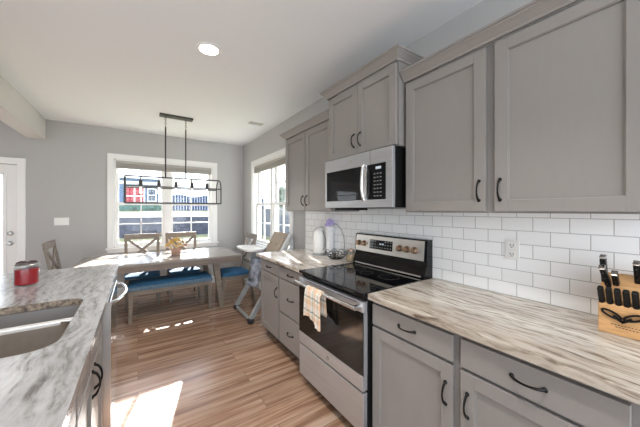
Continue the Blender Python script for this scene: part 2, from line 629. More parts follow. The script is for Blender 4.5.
def build_window(n, side):
    """double unit of double-hung sashes, raised blind at the head.  u = along the wall, d = depth outward"""
    if side == 'back':
        u0, u1, face = WX0, WX1, WY

        def bx(mb, a, b, d0, d1, z0, z1, bev=0.0):
            mb.box(a, b, face + d0, face + d1, z0, z1, bev)
    else:
        u0, u1, face = RY0, RY1, WX

        def bx(mb, a, b, d0, d1, z0, z1, bev=0.0):
            mb.box(face + d0, face + d1, a, b, z0, z1, bev)
    root = bpy.data.objects.new('window_%d' % n, None)
    COL.objects.link(root)
    root['kind'] = 'structure'
    root.location = (0, 0, 0)
    LOC[root.name] = Vector((0, 0, 0))
    cw = 0.085
    mb = MB()
    bx(mb, u0 - cw, u0, -0.02, 0, WZ0, WZ1 + cw, 0.003)
    bx(mb, u1, u1 + cw, -0.02, 0, WZ0, WZ1 + cw, 0.003)
    bx(mb, u0 - 0.001, u1 + 0.001, -0.02, 0, WZ1, WZ1 + cw, 0.003)
    bx(mb, u0 - cw - 0.02, u1 + cw + 0.02, -0.055, 0, WZ0 - 0.028, WZ0, 0.004)
    bx(mb, u0 - cw, u1 + cw, -0.018, 0, WZ0 - 0.08, WZ0 - 0.029, 0.003)
    obj('casing', mb, M['trim'], root)
    mb = MB()
    bx(mb, u0, u0 + 0.02, 0, T, WZ0, WZ1)
    bx(mb, u1 - 0.02, u1, 0, T, WZ0, WZ1)
    bx(mb, u0, u1, 0, T, WZ1 - 0.02, WZ1)
    bx(mb, u0, u1, 0, T, WZ0, WZ0 + 0.02)
    um = (u0 + u1) / 2
    bx(mb, um - 0.045, um + 0.045, 0.03, T, WZ0, WZ1)
    obj('window_frame', mb, M['trim'], root)
    zm = 1.525
    for a, b in ((u0 + 0.02, um - 0.045), (um + 0.045, u1 - 0.02)):
        for z0, z1, d in ((WZ0 + 0.02, zm + 0.02, 0.05), (zm - 0.02, WZ1 - 0.02, 0.09)):
            s = 0.042
            mb = MB()
            bx(mb, a, a + s, d, d + 0.035, z0, z1)
            bx(mb, b - s, b, d, d + 0.035, z0, z1)
            bx(mb, a + s, b - s, d, d + 0.035, z0, z0 + s)
            bx(mb, a + s, b - s, d, d + 0.035, z1 - s, z1)
            bx(mb, (a + b) / 2 - 0.009, (a + b) / 2 + 0.009, d + 0.006, d + 0.03, z0 + s, z1 - s)
            zc = (z0 + z1) / 2
            bx(mb, a + s, b - s, d + 0.006, d + 0.03, zc - 0.009, zc + 0.009)
            sa = obj('sash', mb, M['trim'], root)
            g = MB()
            bx(g, a + s - 0.004, b - s + 0.004, d + 0.016, d + 0.02, z0 + s - 0.004, z1 - s + 0.004)
            obj('pane', g, M['glass'], sa)
    # raised blind: headrail and stacked slats
    mb = MB()
    bx(mb, u0 + 0.022, u1 - 0.022, 0.0, 0.045, WZ1 - 0.065, WZ1 - 0.02, 0.003)
    k = 0
    z = WZ1 - 0.068
    while z > 2.125:
        bx(mb, u0 + 0.026, u1 - 0.026, 0.0, 0.046, z - 0.0045, z)
        z -= 0.0062
    bx(mb, u0 + 0.026, u1 - 0.026, 0.002, 0.044, z - 0.016, z, 0.003)
    obj('blind', mb, M['blind'], root, label='raised blind stacked at the head')
    return root


build_window(1, 'back')
build_window(2, 'right')

# glazed exterior door
dr = bpy.data.objects.new('door_1', None)
COL.objects.link(dr)
dr['kind'] = 'structure'
LOC['door_1'] = Vector((0, 0, 0))
mb = MB()
mb.box(DX1, DX1 + 0.085, WY - 0.02, WY, 0, DZ + 0.09, 0.003)
mb.box(DX0 - 0.085, DX0, WY - 0.02, WY, 0, DZ + 0.09, 0.003)
mb.box(DX0, DX1, WY - 0.02, WY, DZ, DZ + 0.09, 0.003)
obj('casing', mb, M['trim'], dr)
mb = MB()
LX0, LX1, LZ0, LZ1 = DX0 + 0.13, DX1 - 0.125, 0.25, 1.92
mb.box(DX0 + 0.004, LX0, WY + 0.02, WY + 0.06, 0.005, DZ - 0.004)
mb.box(LX1, DX1 - 0.004, WY + 0.02, WY + 0.06, 0.005, DZ - 0.004)
mb.box(LX0, LX1, WY + 0.02, WY + 0.06, 0.005, LZ0)
mb.box(LX0, LX1, WY + 0.02, WY + 0.06, LZ1, DZ - 0.004)
for a, b, c, d in ((LX0 - .02, LX0 + .015, LZ0 - .02, LZ1 + .02), (LX1 - .015, LX1 + .02, LZ0 - .02, LZ1 + .02)):
    mb.box(a, b, WY + 0.008, WY + 0.022, c, d, 0.003)
mb.box(LX0, LX1, WY + 0.008, WY + 0.022, LZ1 - .015, LZ1 + .02, 0.003)
mb.box(LX0, LX1, WY + 0.008, WY + 0.022, LZ0 - .02, LZ0 + .015, 0.003)
slab = obj('door_slab', mb, M['trim'], dr)
obj('pane', MB().box(LX0, LX1, WY + 0.028, WY + 0.031, LZ0, LZ1), M['glass'], slab)
mb = MB()
z = LZ1 - 0.02
while z > LZ0 + 0.02:
    mb.box(LX0 + 0.01, LX1 - 0.017, WY + 0.036, WY + 0.052, z - 0.001, z, rot=Matrix.Rotation(R(25), 3, 'X'))
    z -= 0.016
obj('blind_slat', mb, M['white'], dr)
obj('deadbolt', MB().lathe([(0.001, -0.02), (0.03, -0.02), (0.032, -0.005), (0.02, 0.0), (0.018, 0.012), (0.001, 0.014)], (0, 0, 0), 20), M['steel_d'], dr, smooth=True)
bpy.data.objects['deadbolt'].rotation_euler = (R(90), 0, 0)
bpy.data.objects['deadbolt'].location = (-1.473, WY - 0.0, 1.094)
obj('door_knob', MB().lathe([(0.001, -0.02), (0.032, -0.02), (0.032, -0.012), (0.012, -0.006), (0.011, 0.02), (0.024, 0.03), (0.028, 0.045), (0.02, 0.058), (0.001, 0.061)], (0, 0, 0), 24), M['steel_d'], dr, smooth=True)
bpy.data.objects['door_knob'].rotation_euler = (R(90), 0, 0)
bpy.data.objects['door_knob'].location = (-1.473, WY - 0.0, 0.955)

# light switch plate (three rockers)
sw = thing('light_switch', 'white triple rocker switch plate on the grey wall between door and window', 'light switch', (-0.948, WY, 1.19))
obj('plate', MB().box(-1.03, -0.866, WY - 0.007, WY - 0.0005, 1.19, 1.305, 0.002), M['white'], sw)
for k in range(3):
    x = -0.948 + (k - 1) * 0.046
    obj('rocker', MB().box(x - 0.016, x + 0.016, WY - 0.011, WY - 0.0065, 1.215, 1.28, 0.002), M['white'], sw)


# ================================================================== CABINETRY
def shaker(mb, xf, sg, y0, y1, z0, z1, rail=0.057, th=0.02, rec=0.012):
    """xf = front face x, sg = direction of the thickness (+1: front looks to -X)"""
    def bx(a, b, c, d, e, f, bev=0.0015):
        mb.box(min(a, b), max(a, b), c, d, e, f, bev)
    bx(xf, xf + sg * th, y0, y0 + rail, z0, z1)
    bx(xf, xf + sg * th, y1 - rail, y1, z0, z1)
    bx(xf, xf + sg * th, y0 + rail, y1 - rail, z0, z0 + rail)
    bx(xf, xf + sg * th, y0 + rail, y1 - rail, z1 - rail, z1)
    bx(xf + sg * rec, xf + sg * th, y0 + rail - 0.002, y1 - rail + 0.002, z0 + rail - 0.002, z1 - rail + 0.002, 0)
    # small inner bead
    i0, i1, k0, k1 = y0 + rail, y1 - rail, z0 + rail, z1 - rail
    b = 0.004
    bx(xf + sg * 0.004, xf + sg * rec, i0, i0 + b, k0, k1, 0)
    bx(xf + sg * 0.004, xf + sg * rec, i1 - b, i1, k0, k1, 0)
    bx(xf + sg * 0.004, xf + sg * rec, i0 + b, i1 - b, k0, k0 + b, 0)
    bx(xf + sg * 0.004, xf + sg * rec, i0 + b, i1 - b, k1 - b, k1, 0)


def handle(parent, xf, sg, y, z, vertical=True, L=0.10, name='handle', m=None):
    pts, rs = [], []
    n = 11
    for i in range(n):
        t = i / (n - 1)
        a = (t - 0.5) * L
        out = 0.028 * math.sin(math.pi * min(1, max(0, t))) ** 0.55 + 0.001
        rs.append(0.0062 - 0.0022 * math.sin(math.pi * t))
        pts.append((xf - sg * out, y + (0 if vertical else a), z + (a if vertical else 0)))
    mb = MB().tube(pts, rs, 8)
    for e in (-1, 1):
        a = e * L / 2
        mb.lathe([(0.009, -0.001), (0.009, 0.003), (0.006, 0.006)] if sg > 0 else [(0.006, -0.006), (0.009, -0.003), (0.009, 0.001)],
                 (xf, y + (0 if vertical else a), z + (a if vertical else 0)), 12, 'X')
    return obj(name, mb, m or M['bronze'], parent, smooth=True)


CROWN = [(0, 0), (0.006, 0), (0.008, 0.012), (0.014, 0.018), (0.03, 0.036), (0.04, 0.044), (0.043, 0.052), (0.05, 0.053), (0.05, 0.064), (-0.01, 0.064), (-0.01, 0)]


def upper(name, label, xf, y0, y1, z0, z1, doors, crown_pts, crown_h=1.0, handles=()):
    r = thing(name, label, 'cabinet', (1.65, (y0 + y1) / 2, z0), 'grey wall cabinets')
    mb = MB()
    mb.box(xf + 0.022, WX - 0.0085 if z0 < 1.43 else WX - 0.001, y0, y1, z0, z1, 0.001)
    obj('body', mb, M['cab_box'], r)
    obj('crown_molding', MB().sweep(crown_pts, [(o, z1 - 0.005 + h * crown_h) for o, h in CROWN]), M['cab'], r)
    for (a, b, hy) in doors:
        mb = MB()
        shaker(mb, xf, 1, a, b, z0 + 0.008, z1 - 0.018)
        d = obj('door', mb, M['cab'], r)
        handle(d, xf, 1, hy, z0 + 0.115)
    return r


upper('wall_cabinet', 'large grey two-door wall cabinet right of the microwave, above the white tile', 1.47, 0.085, 1.165, 1.405, 2.272,
      [(0.125, 0.617, 0.592), (0.660, 1.152, 0.690)],
      [(1.47, 0.085, -1, 0), (1.47, 1.165, -1, 0)])
upper('wall_cabinet', 'raised grey two-door wall cabinet mounted over the microwave, top reaching highest', 1.41, 1.175, 1.955, 1.85, 2.415,
      [(1.187, 1.560, 1.527), (1.566, 1.940, 1.600)],
      [(WX - .002, 1.175, 0, -1), (1.41, 1.175, -1, -1), (1.41, 1.955, -1, 1), (WX - .002, 1.955, 0, 1)])
upper('wall_cabinet', 'grey two-door wall cabinet nearest the side window, left of the microwave', 1.47, 1.965, 2.915, 1.405, 2.272,
      [(1.99, 2.443, 2.412), (2.455, 2.903, 2.487)],
      [(1.47, 1.965, -1, 0), (1.47, 2.915, -1, 1), (WX - .002, 2.915, 0, 1)])


def base_cab(label, y0, y1, drawers, doors, xf=1.165, end=None):
    r = thing('base_cabinet', label, 'cabinet', (1.49, (y0 + y1) / 2, 0), 'grey base cabinets')
    mb = MB()
    mb.box(xf + 0.022, WX - 0.01, y0, y1, 0.10, 0.882)
    obj('body', mb, M['cab_box'], r)
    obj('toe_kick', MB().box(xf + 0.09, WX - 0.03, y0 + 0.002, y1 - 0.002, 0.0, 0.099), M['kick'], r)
    for (a, b, z0, z1) in drawers:
        mb = MB()
        mb.box(xf, xf + 0.02, a, b, z0, z1, 0.002)
        d = obj('drawer', mb, M['cab'], r)
        handle(d, xf, 1, (a + b) / 2, (z0 + z1) / 2, vertical=False)
    for (a, b, z0, z1, hy) in doors:
        mb = MB()
        shaker(mb, xf, 1, a, b, z0, z1)
        d = obj('door', mb, M['cab'], r)
        handle(d, xf, 1, hy, 0.583)
    return r


base_cab('grey base cabinet right beside the black stove, one drawer above one door', 0.6415, 1.168,
         [(0.660, 1.155, 0.737, 0.858)], [(0.660, 1.155, 0.120, 0.722, 0.692)])
base_cab('grey base cabinet under the counter nearest the knife block', 0.09, 0.6410,
         [(0.135, 0.624, 0.737, 0.858)], [(0.135, 0.624, 0.120, 0.722, 0.594)])
base_cab('grey three-drawer base cabinet left of the stove', 1.945, 2.449,
         [(1.965, 2.436, 0.757, 0.862), (1.965, 2.436, 0.425, 0.742), (1.965, 2.436, 0.120, 0.410)], [])
base_cab('grey base cabinet at the window end of the run, small drawer over a door', 2.4495, 2.94,
         [(2.462, 2.925, 0.757, 0.862)], [(2.462, 2.925, 0.120, 0.742, 2.49)])


def counter(name, label, poly_y0, poly_y1):
    o = obj(name, MB().box(1.135, WX - 0.0095, poly_y0, poly_y1, 0.884, 0.92, 0.004), M['stone'], origin=(0.6, 0, 0.884))
    return tag(o, label, 'countertop', 'streaked stone countertops')


counter('countertop', 'beige and brown streaked stone countertop under the knife block', 0.075, 1.166)
counter('countertop', 'sunlit stone countertop between stove and side window', 1.944, 2.985)

# outlet
ou = thing('wall_outlet', 'white double wall outlet on the white tile backsplash', 'outlet', (WX - 0.008, 0.661, 1.13))
obj('plate', MB().box(WX - 0.0145, WX - 0.0085, 0.625, 0.697, 1.13, 1.247, 0.002), M['white'], ou)
for zz in (1.163, 1.214):
    so = obj('socket', MB().box(WX - 0.017, WX - 0.0142, 0.645, 0.677, zz - 0.016, zz + 0.016, 0.003), M['white'], ou)
    mb = MB()
    mb.box(WX - 0.0178, WX - 0.0168, 0.667, 0.670, zz - 0.004, zz + 0.009)
    mb.box(WX - 0.0178, WX - 0.0168, 0.652, 0.655, zz - 0.004, zz + 0.009)
    mb.box(WX - 0.0178, WX - 0.0168, 0.658, 0.664, zz - 0.012, zz - 0.007)
    obj('slot', mb, M['gap'], so)

# ================================================================== STOVE
SY0, SY1 = 1.170, 1.940
sv = thing('stove', 'stainless and black electric stove with towel on its oven handle', 'stove', (1.45, 1.555, 0))
obj('body', MB().box(1.145, 1.785, SY0, SY1, 0.03, 0.902), M['blackpl'], sv)
for fx in (1.2, 1.72):
    for fy in (SY0 + 0.05, SY1 - 0.05):
        obj('foot', MB().lathe([(0.018, 0), (0.018, 0.03)], (fx, fy, 0), 12), M['blackpl'], sv)
obj('cooktop', MB().box(1.105, 1.70, SY0, SY1, 0.902, 0.922, 0.004), M['blackgloss'], sv)
ct = [o for o in COL.objects if o.name == 'cooktop'][0]
for (bx_, by_, br_) in ((1.28, 1.36, 0.105), (1.28, 1.75, 0.085), (1.54, 1.36, 0.075), (1.54, 1.75, 0.10), (1.50, 1.555, 0.05)):
    pts = [(bx_ + br_ * math.cos(a * math.pi / 20), by_ + br_ * math.sin(a * math.pi / 20), 0.9222) for a in range(40)]
    obj('burner_ring', MB().tube(pts, 0.0007, 4, True), M['ring'], ct)
# oven door
od_mb = MB()
GY0, GY1, GZ0, GZ1 = SY0 + 0.008, SY1 - 0.008, 0.425, 0.806
od_mb.box(1.105, 1.143, SY0 + 0.004, SY1 - 0.004, GZ1, 0.868, 0.003)
od_mb.box(1.105, 1.143, SY0 + 0.004, SY1 - 0.004, 0.335, GZ0, 0.003)
od_mb.box(1.112, 1.143, SY0 + 0.004, SY1 - 0.004, GZ0, GZ1)
od = obj('oven_door', od_mb, M['steel'], sv)
obj('oven_window', MB().box(1.106, 1.1118, SY0 + 0.004, SY1 - 0.004, GZ0 + 0.001, GZ1 - 0.001, 0.002), M['ovenglass'], od)
mb = MB()
mb.tube([(1.060, SY0 + 0.02, 0.838), (1.060, SY1 - 0.02, 0.838)], 0.0135, 14)
for y in (SY0 + 0.035, SY1 - 0.035):
    mb.box(1.060, 1.106, y - 0.012, y + 0.012, 0.828, 0.85, 0.003)
obj('handle', mb, M['steel_b'], od, smooth=True)
mb = MB()
for k in range(3):
    mb.box(1.1035, 1.1055, SY0 + 0.06 + k * 0.22, SY0 + 0.25 + k * 0.22, 0.858, 0.861)
obj('vent_slot', mb, M['gap'], od)
mb = MB()
mb.lathe([(0.015, 0), (0.015, 0.0015)], (1.105, 1.530, 0.378), 28, 'X')
lg = obj('emblem', mb, M['steel_d'], od, smooth=True)


def ring(c, r, t, n=28):
    return [(c[0], c[1] + r * math.cos(2 * math.pi * k / n), c[2] + r * math.sin(2 * math.pi * k / n)) for k in range(n)]


def script_mark(mb, x, y, z, s):
    """round monogram: outer ring, two curled strokes"""
    mb.tube(ring((x, y, z), s, 0), s * 0.07, 5, True)
    mb.tube([(x, y + s * 0.42 + s * 0.2 * math.cos(a), z + s * 0.3 * math.sin(a)) for a in [0.6 + k * 0.5 for k in range(10)]], s * 0.07, 5)
    mb.tube([(x, y - s * 0.3 + s * 0.25 * math.cos(a), z + s * 0.32 * math.sin(a)) for a in [0.4 + k * 0.5 for k in range(11)]], s * 0.07, 5)


mb = MB()
script_mark(mb, 1.103, 1.530, 0.378, 0.0125)
obj('emblem_mark', mb, M['steel_b'], od)
obj('storage_drawer', MB().box(1.108, 1.143, SY0 + 0.004, SY1 - 0.004, 0.075, 0.322, 0.004), M['steel'], sv)
# backguard
bgd = MB().prism([(1.70, 0.915), (1.70, 0.94), (1.735, 1.035), (1.725, 1.045), (1.738, 1.192), (1.75, 1.20), (1.798, 1.20), (1.798, 0.915)], 'Y', SY0, SY1)
bg_o = obj('backguard', bgd, M['blackgloss'], sv)
obj('control_panel', MB().prism([(1.719, 1.045), (1.7345, 1.19), (1.742, 1.19), (1.73, 1.045)], 'Y', SY0 + 0.022, SY1 - 0.012), M['steel_w'], bg_o)
obj('trim_strip', MB().prism([(1.696, 0.930), (1.714, 0.975), (1.72, 0.975), (1.705, 0.930)], 'Y', SY0 + 0.03, SY1 - 0.03), M['steel_d'], bg_o)


def on_panel(y0, y1, z0, z1, d=0.002):
    # slanted with the panel
    f = lambda z: 1.719 + (z - 1.045) * 0.107
    return MB().prism([(f(z0) - d, z0), (f(z1) - d, z1), (f(z1) + 0.001, z1), (f(z0) + 0.001, z0)], 'Y', y0, y1)


disp = obj('display', on_panel(1.485, 1.745, 1.078, 1.158), M['blackgloss'], bg_o)
mb = MB()
f_ = lambda z: 1.7165 + (z - 1.045) * 0.107
for dy in (0, 0.012, 0.028, 0.040):
    y = 1.622 - dy
    mb.box(f_(1.125) - 0.001, f_(1.125), y - 0.004, y + 0.004, 1.119, 1.133)
obj('digit', mb, emis('clock_digits', (0.55, 0.65, 0.70), 0.12), disp)
mb = MB()
for r_ in range(3):
    for c_ in range(9):
        y = 1.735 - c_ * 0.029
        z = 1.146 - r_ * 0.025
        if 3 <= c_ <= 5 and r_ < 2:
            continue
        mb.box(f_(z) - 0.0008, f_(z), y - 0.007, y + 0.007, z - 0.0035, z + 0.0035)
obj('key_mark', mb, mat('key_print', (0.30, 0.30, 0.30), 0.5), disp)
for y in (1.272, 1.342, 1.412, 1.815, 1.885):
    z = 1.115
    kb_ = MB().lathe([(0.027, 0.0), (0.027, 0.004), (0.022, 0.006), (0.021, 0.024), (0.018, 0.029), (0.001, 0.029)], (1.727, y, z), 24, 'X')
    kb_.box(1.692, 1.700, y - 0.004, y + 0.004, z - 0.019, z + 0.019, 0.001)
    obj('knob', kb_, M['copper'], bg_o, smooth=True)
obj('indicator', MB().lathe([(0.005, 0), (0.005, 0.003)], (1.726, 1.772, 1.118), 12, 'X'), M['blackpl'], bg_o)

# dish towel over the oven handle
tw = bmesh.new()
NY, NZ = 26, 22
towel_y0, towel_y1 = 1.505, 1.735


def towel_pt(i, s):
    """i across 0..1, s along the cloth -1 (back hem) .. 0 (over the bar) .. 1 (front hem)"""
    gather = 0.88 + 0.12 * min(1, abs(s) * 1.2)
    y = (towel_y0 + towel_y1) / 2 + (i - 0.5) * (towel_y1 - towel_y0) * gather
    fold = 0.010 * math.sin(i * 13.0 + 0.5) * min(1, abs(s) * 3)
    split = 0.018 if i < 0.32 else 0.0
    L = 0.215 if s > 0 else 0.16
    if abs(s) < 0.1:
        a = (s / 0.1) * math.pi / 2
        x = 1.060 - math.sin(a) * 0.017
        z = 0.838 + math.cos(a) * 0.017
    else:
        t = (abs(s) - 0.1) / 0.9
        x = 1.060 - (0.017 + 0.003 * t if s > 0 else -0.017)
        if s > 0:
            x -= abs(fold) + 0.004 + (0.008 if i < 0.3 else 0)
            L += 0.02 * math.sin(i * 5 + 1) + (0.012 if i < 0.3 else 0)
        z = 0.838 - t * L
    return Vector((x, y, z))


grid = [[tw.verts.new(towel_pt(i / NY, -1 + 2 * j / (2 * NZ))) for j in range(2 * NZ + 1)] for i in range(NY + 1)]
for i in range(NY):
    for j in range(2 * NZ):
        tw.faces.new((grid[i][j], grid[i][j + 1], grid[i + 1][j + 1], grid[i + 1][j]))
bmesh.ops.recalc_face_normals(tw, faces=tw.faces)
bmesh.ops.solidify(tw, geom=tw.faces[:], thickness=0.002)
mbt = MB()
mbt.bm.free()
mbt.bm = tw
tag(obj('dish_towel', mbt, M['plaid'], smooth=True), 'cream and peach plaid dish towel hanging over the oven handle', 'towel')

# ================================================================== MICROWAVE
mw = thing('microwave', 'stainless over-the-range microwave with black glass door', 'microwave', (1.59, 1.565, 1.435))
MY0, MY1, MZ0, MZ1 = 1.187, 1.948, 1.437, 1.846
obj('body', MB().box(1.41, WX - 0.009, MY0, MY1, MZ0, MZ1), M['blackpl'], mw)
fr = MB()
f0, f1 = 1.378, 1.408
fr.box(f0, f1, MY0, MY1, 1.745, MZ1 - 0.001, 0.003)
fr.box(f0, f1, MY0, MY1, MZ0 + 0.001, 1.493, 0.003)
fr.box(f0, f1, 1.925, MY1, 1.493, 1.745, 0.001)
fr.box(f0, f1, MY0, 1.242, 1.493, 1.745, 0.001)
fr.box(f0 + 0.01, f1, 1.242, 1.925, 1.493, 1.745)
fo = obj('front_frame', fr, M['steel'], mw)
obj('door_window', MB().box(f0 + 0.001, f0 + 0.0095, 1.468, 1.924, 1.494, 1.744, 0.001), M['blackgloss'], fo)
mb = MB()
mb.box(f0 - 0.0003, f0 + 0.0012, 1.52, 1.88, 1.535, 1.540)
mb.box(f0 - 0.0003, f0 + 0.0012, 1.52, 1.88, 1.695, 1.700)
obj('window_border', mb, M['blackpl'], fo)
cp = obj('control_panel', MB().box(f0 + 0.0005, f0 + 0.0095, 1.2425, 1.424, 1.494, 1.744, 0.001), M['blackgloss'], fo)
obj('panel_divider', MB().box(f0 + 0.0005, f0 + 0.009, 1.4245, 1.4675, 1.494, 1.744), M['steel_b'], fo)
mb = MB()
for r_ in range(7):
    for c_ in range(3):
        y = 1.345 - c_ * 0.028
        z = 1.675 - r_ * 0.026
        mb.box(f0 - 0.0002, f0 + 0.0006, y - 0.008, y + 0.008, z - 0.003, z + 0.003)
obj('key_mark', mb, mat('key_print_grey', (0.35, 0.35, 0.35), 0.5), cp)
obj('clock_display', MB().box(f0 - 0.0005, f0 + 0.0006, 1.285, 1.335, 1.706, 1.724), emis('clock_light', (0.55, 0.62, 0.66), 0.15), cp)
hp = []
for i in range(15):
    t = i / 14
    hp.append((f0 - 0.006 - 0.024 * math.sin(math.pi * t) ** 0.6, 1.445, 1.487 + 0.265 * t))
mb = MB().tube(hp, [0.012] * 15, 10)
obj('handle', mb, M['steel_b'], fo, smooth=True)
hp2 = [(f0 - 0.002 - 0.012 * math.sin(math.pi * i / 10) ** 0.6, 1.392, 1.53 + 0.18 * i / 10) for i in range(11)]
obj('panel_grip', MB().tube(hp2, 0.005, 8), M['blackpl'], fo, smooth=True)
mb = MB()
mb.lathe([(0.014, 0), (0.014, 0.001)], (f0, 1.60, 1.797), 28, 'X')
obj('emblem', mb, M['steel_b'], fo)
mb = MB()
script_mark(mb, f0 - 0.0012, 1.60, 1.797, 0.012)
obj('emblem_mark', mb, M['steel_d'], fo)
obj('seam', MB().box(f0 - 0.0004, f0 + 0.001, 1.388, 1.391, 1.746, 1.844), M['blackpl'], fo)
obj('light_housing', MB().box(1.42, 1.56, 1.60, 1.86, 1.418, 1.4365, 0.003), M['blackpl'], mw)

# ================================================================== ISLAND
IX0, IX1, IY0, IY1 = -1.20, -0.145, -0.75, 3.12
XF = -0.172
# slab with a rounded sink cutout
SX0, SX1, SYa, SYb = -0.70, -0.25, 1.35, 2.04


def rrect(x0, x1, y0, y1, r, n=8):
    out = []
    for cx, cy, a0 in ((x1 - r, y1 - r, 0), (x0 + r, y1 - r, 90), (x0 + r, y0 + r, 180), (x1 - r, y0 + r, 270)):
        for k in range(n + 1):
            a = R(a0 + 90 * k / n)
            out.append((cx + r * math.cos(a), cy + r * math.sin(a)))
    return out


def slab_with_hole(x0, x1, y0, y1, z0, z1, hole, bev=0.003):
    b = bmesh.new()
    outer = [(x1, y1), (x0, y1), (x0, y0), (x1, y0)]
    n = len(hole)
    q = n // 4
    lay = []
    for z in (z0, z1):
        O = [b.verts.new((x, y, z)) for x, y in outer]
        Hh = [b.verts.new((x, y, z)) for x, y in hole]
        lay.append((O, Hh))
        for c in range(4):
            seg = [Hh[(c * q + k) % n] for k in range(q)]
            nxt = Hh[((c + 1) * q) % n]
            # fan from the outer corner to its arc
            for k in range(q - 1):
                b.faces.new((O[c], seg[k], seg[k + 1]))
            b.faces.new((O[c], seg[-1], nxt, O[(c + 1) % 4]))
    (O0, H0), (O1, H1) = lay
    for k in range(4):
        b.faces.new((O0[k], O0[(k + 1) % 4], O1[(k + 1) % 4], O1[k]))
    for k in range(n):
        b.faces.new((H0[k], H0[(k + 1) % n], H1[(k + 1) % n], H1[k]))
    bmesh.ops.recalc_face_normals(b, faces=b.faces)
    return b


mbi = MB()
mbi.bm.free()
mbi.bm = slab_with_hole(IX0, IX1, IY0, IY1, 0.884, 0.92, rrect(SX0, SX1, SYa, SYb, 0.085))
isl_top = obj('island_countertop', mbi, M['stone_sheen_tone'], origin=(-1.9, 0.4, 0.884))
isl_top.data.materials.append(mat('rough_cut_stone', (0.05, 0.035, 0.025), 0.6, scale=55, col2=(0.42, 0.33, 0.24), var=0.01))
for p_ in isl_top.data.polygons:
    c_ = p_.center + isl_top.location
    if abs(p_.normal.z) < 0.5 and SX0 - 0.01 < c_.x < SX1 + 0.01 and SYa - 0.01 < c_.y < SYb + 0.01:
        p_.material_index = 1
tag(isl_top, 'long streaked stone island countertop, coloured pale grey as by glancing sheen, around the double sink', 'countertop', 'streaked stone countertops')

sk = thing('sink', 'stainless double-bowl sink set under the island countertop', 'sink', (-0.475, 1.71, 0.68))


def bowl(x0, x1, y0, y1, ztop, zbot, r):
    b = bmesh.new()
    rings = []
    for (ins, z) in ((0, ztop), (0.004, zbot + 0.03), (0.012, zbot + 0.010), (0.03, zbot)):
        rings.append([b.verts.new((x, y, z)) for x, y in rrect(x0 + ins, x1 - ins, y0 + ins, y1 - ins, max(r - ins, 0.01))])
    for A, B in zip(rings[:-1], rings[1:]):
        n = len(A)
        for k in range(n):
            b.faces.new((A[k], B[k], B[(k + 1) % n], A[(k + 1) % n]))
    b.faces.new(rings[-1])
    bmesh.ops.recalc_face_normals(b, faces=b.faces)
    bmesh.ops.solidify(b, geom=b.faces[:], thickness=0.0015)
    m_ = MB()
    m_.bm.free()
    m_.bm = b
    return m_


SM = mat('sink_steel', (0.42, 0.37, 0.32), 0.33, 0.9, var=0.06, scale=30, stretch=(1, .1, 1))
b1 = obj('bowl', bowl(SX0 + 0.006, SX1 - 0.004, SYa - 0.003, 1.782, 0.880, 0.70, 0.08), SM, sk, smooth=True)
b2 = obj('bowl', bowl(SX0 + 0.006, SX1 - 0.004, 1.806, SYb + 0.004, 0.880, 0.72, 0.06), SM, sk, smooth=True)
obj('divider', MB().box(SX0 + 0.02, SX1 - 0.015, 1.776, 1.812, 0.862, 0.8835, 0.006), mat('sink_rim_steel', (0.85, 0.83, 0.80), 0.4, 0.5), sk)
for b_, c in ((b1, (-0.47, 1.56, 0.7)), (b2, (-0.47, 1.94, 0.72))):
    obj('drain', MB().lathe([(0.04, 0.0), (0.04, 0.003), (0.03, 0.004), (0.02, 0.001)], (c[0], c[1], c[2] + 0.001), 24), M['steel_d'], b_, smooth=True)


def island_cab(label, y0, y1, doors, drawers, open_top=False):
    r = thing('island_cabinet', label, 'cabinet', (-0.5, (y0 + y1) / 2, 0), 'island cabinets')
    mb = MB()
    xb = -0.80
    if open_top:
        mb.box(xb, XF - 0.022, y0, y0 + 0.018, 0.10, 0.882)
        mb.box(xb, XF - 0.022, y1 - 0.018, y1, 0.10, 0.882)
        mb.box(xb, xb + 0.018, y0 + 0.018, y1 - 0.018, 0.10, 0.882)
        mb.box(xb + 0.018, XF - 0.022, y0 + 0.018, y1 - 0.018, 0.10, 0.118)
        mb.box(XF - 0.042, XF - 0.022, y0 + 0.018, y1 - 0.018, 0.118, 0.882)
    else:
        mb.box(xb, XF - 0.022, y0, y1, 0.10, 0.882)
    obj('body', mb, M['cab_box'], r)
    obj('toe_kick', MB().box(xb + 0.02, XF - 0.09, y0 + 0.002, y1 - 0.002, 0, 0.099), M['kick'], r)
    for (a, b, z0, z1, h) in drawers:
        d = obj('drawer', MB().box(XF - 0.02, XF, a, b, z0, z1, 0.002), M['cab'], r)
        if h:
            handle(d, XF, -1, h, (z0 + z1) / 2 + .01, vertical=False, L=0.12)
    for (a, b, z0, z1, hy) in doors:
        mb = MB()
        shaker(mb, XF, -1, a, b, z0, z1)
        d = obj('door', mb, M['cab'], r)
        if hy:
            handle(d, XF, -1, hy, 0.628, L=0.115)
    return r


island_cab('grey island cabinet below the sink with two doors and paired black pulls', 1.215, 2.05,
           [(1.23, 1.617, 0.12, 0.69, 1.585), (1.627, 2.02, 0.12, 0.69, 1.66)], [(1.23, 2.02, 0.705, 0.862, None)], open_top=True)
island_cab('grey island cabinet in the near corner, drawer over door', 0.60, 1.2145,
           [(0.615, 1.20, 0.12, 0.69, None)], [(0.615, 1.20, 0.705, 0.862, 0.98)])
pn = obj('island_back_panel', MB().box(-0.83, -0.805, 0.60, 3.09, 0.0, 0.882), M['cab'])
tag(pn, 'plain grey panel closing the seating side of the island', 'panel')
pe = obj('island_end_panel', MB().box(-0.80, XF - 0.004, 2.672, 3.06, 0.0, 0.882), M['cab'])
tag(pe, 'grey end panel of the island beyond the dishwasher', 'panel')

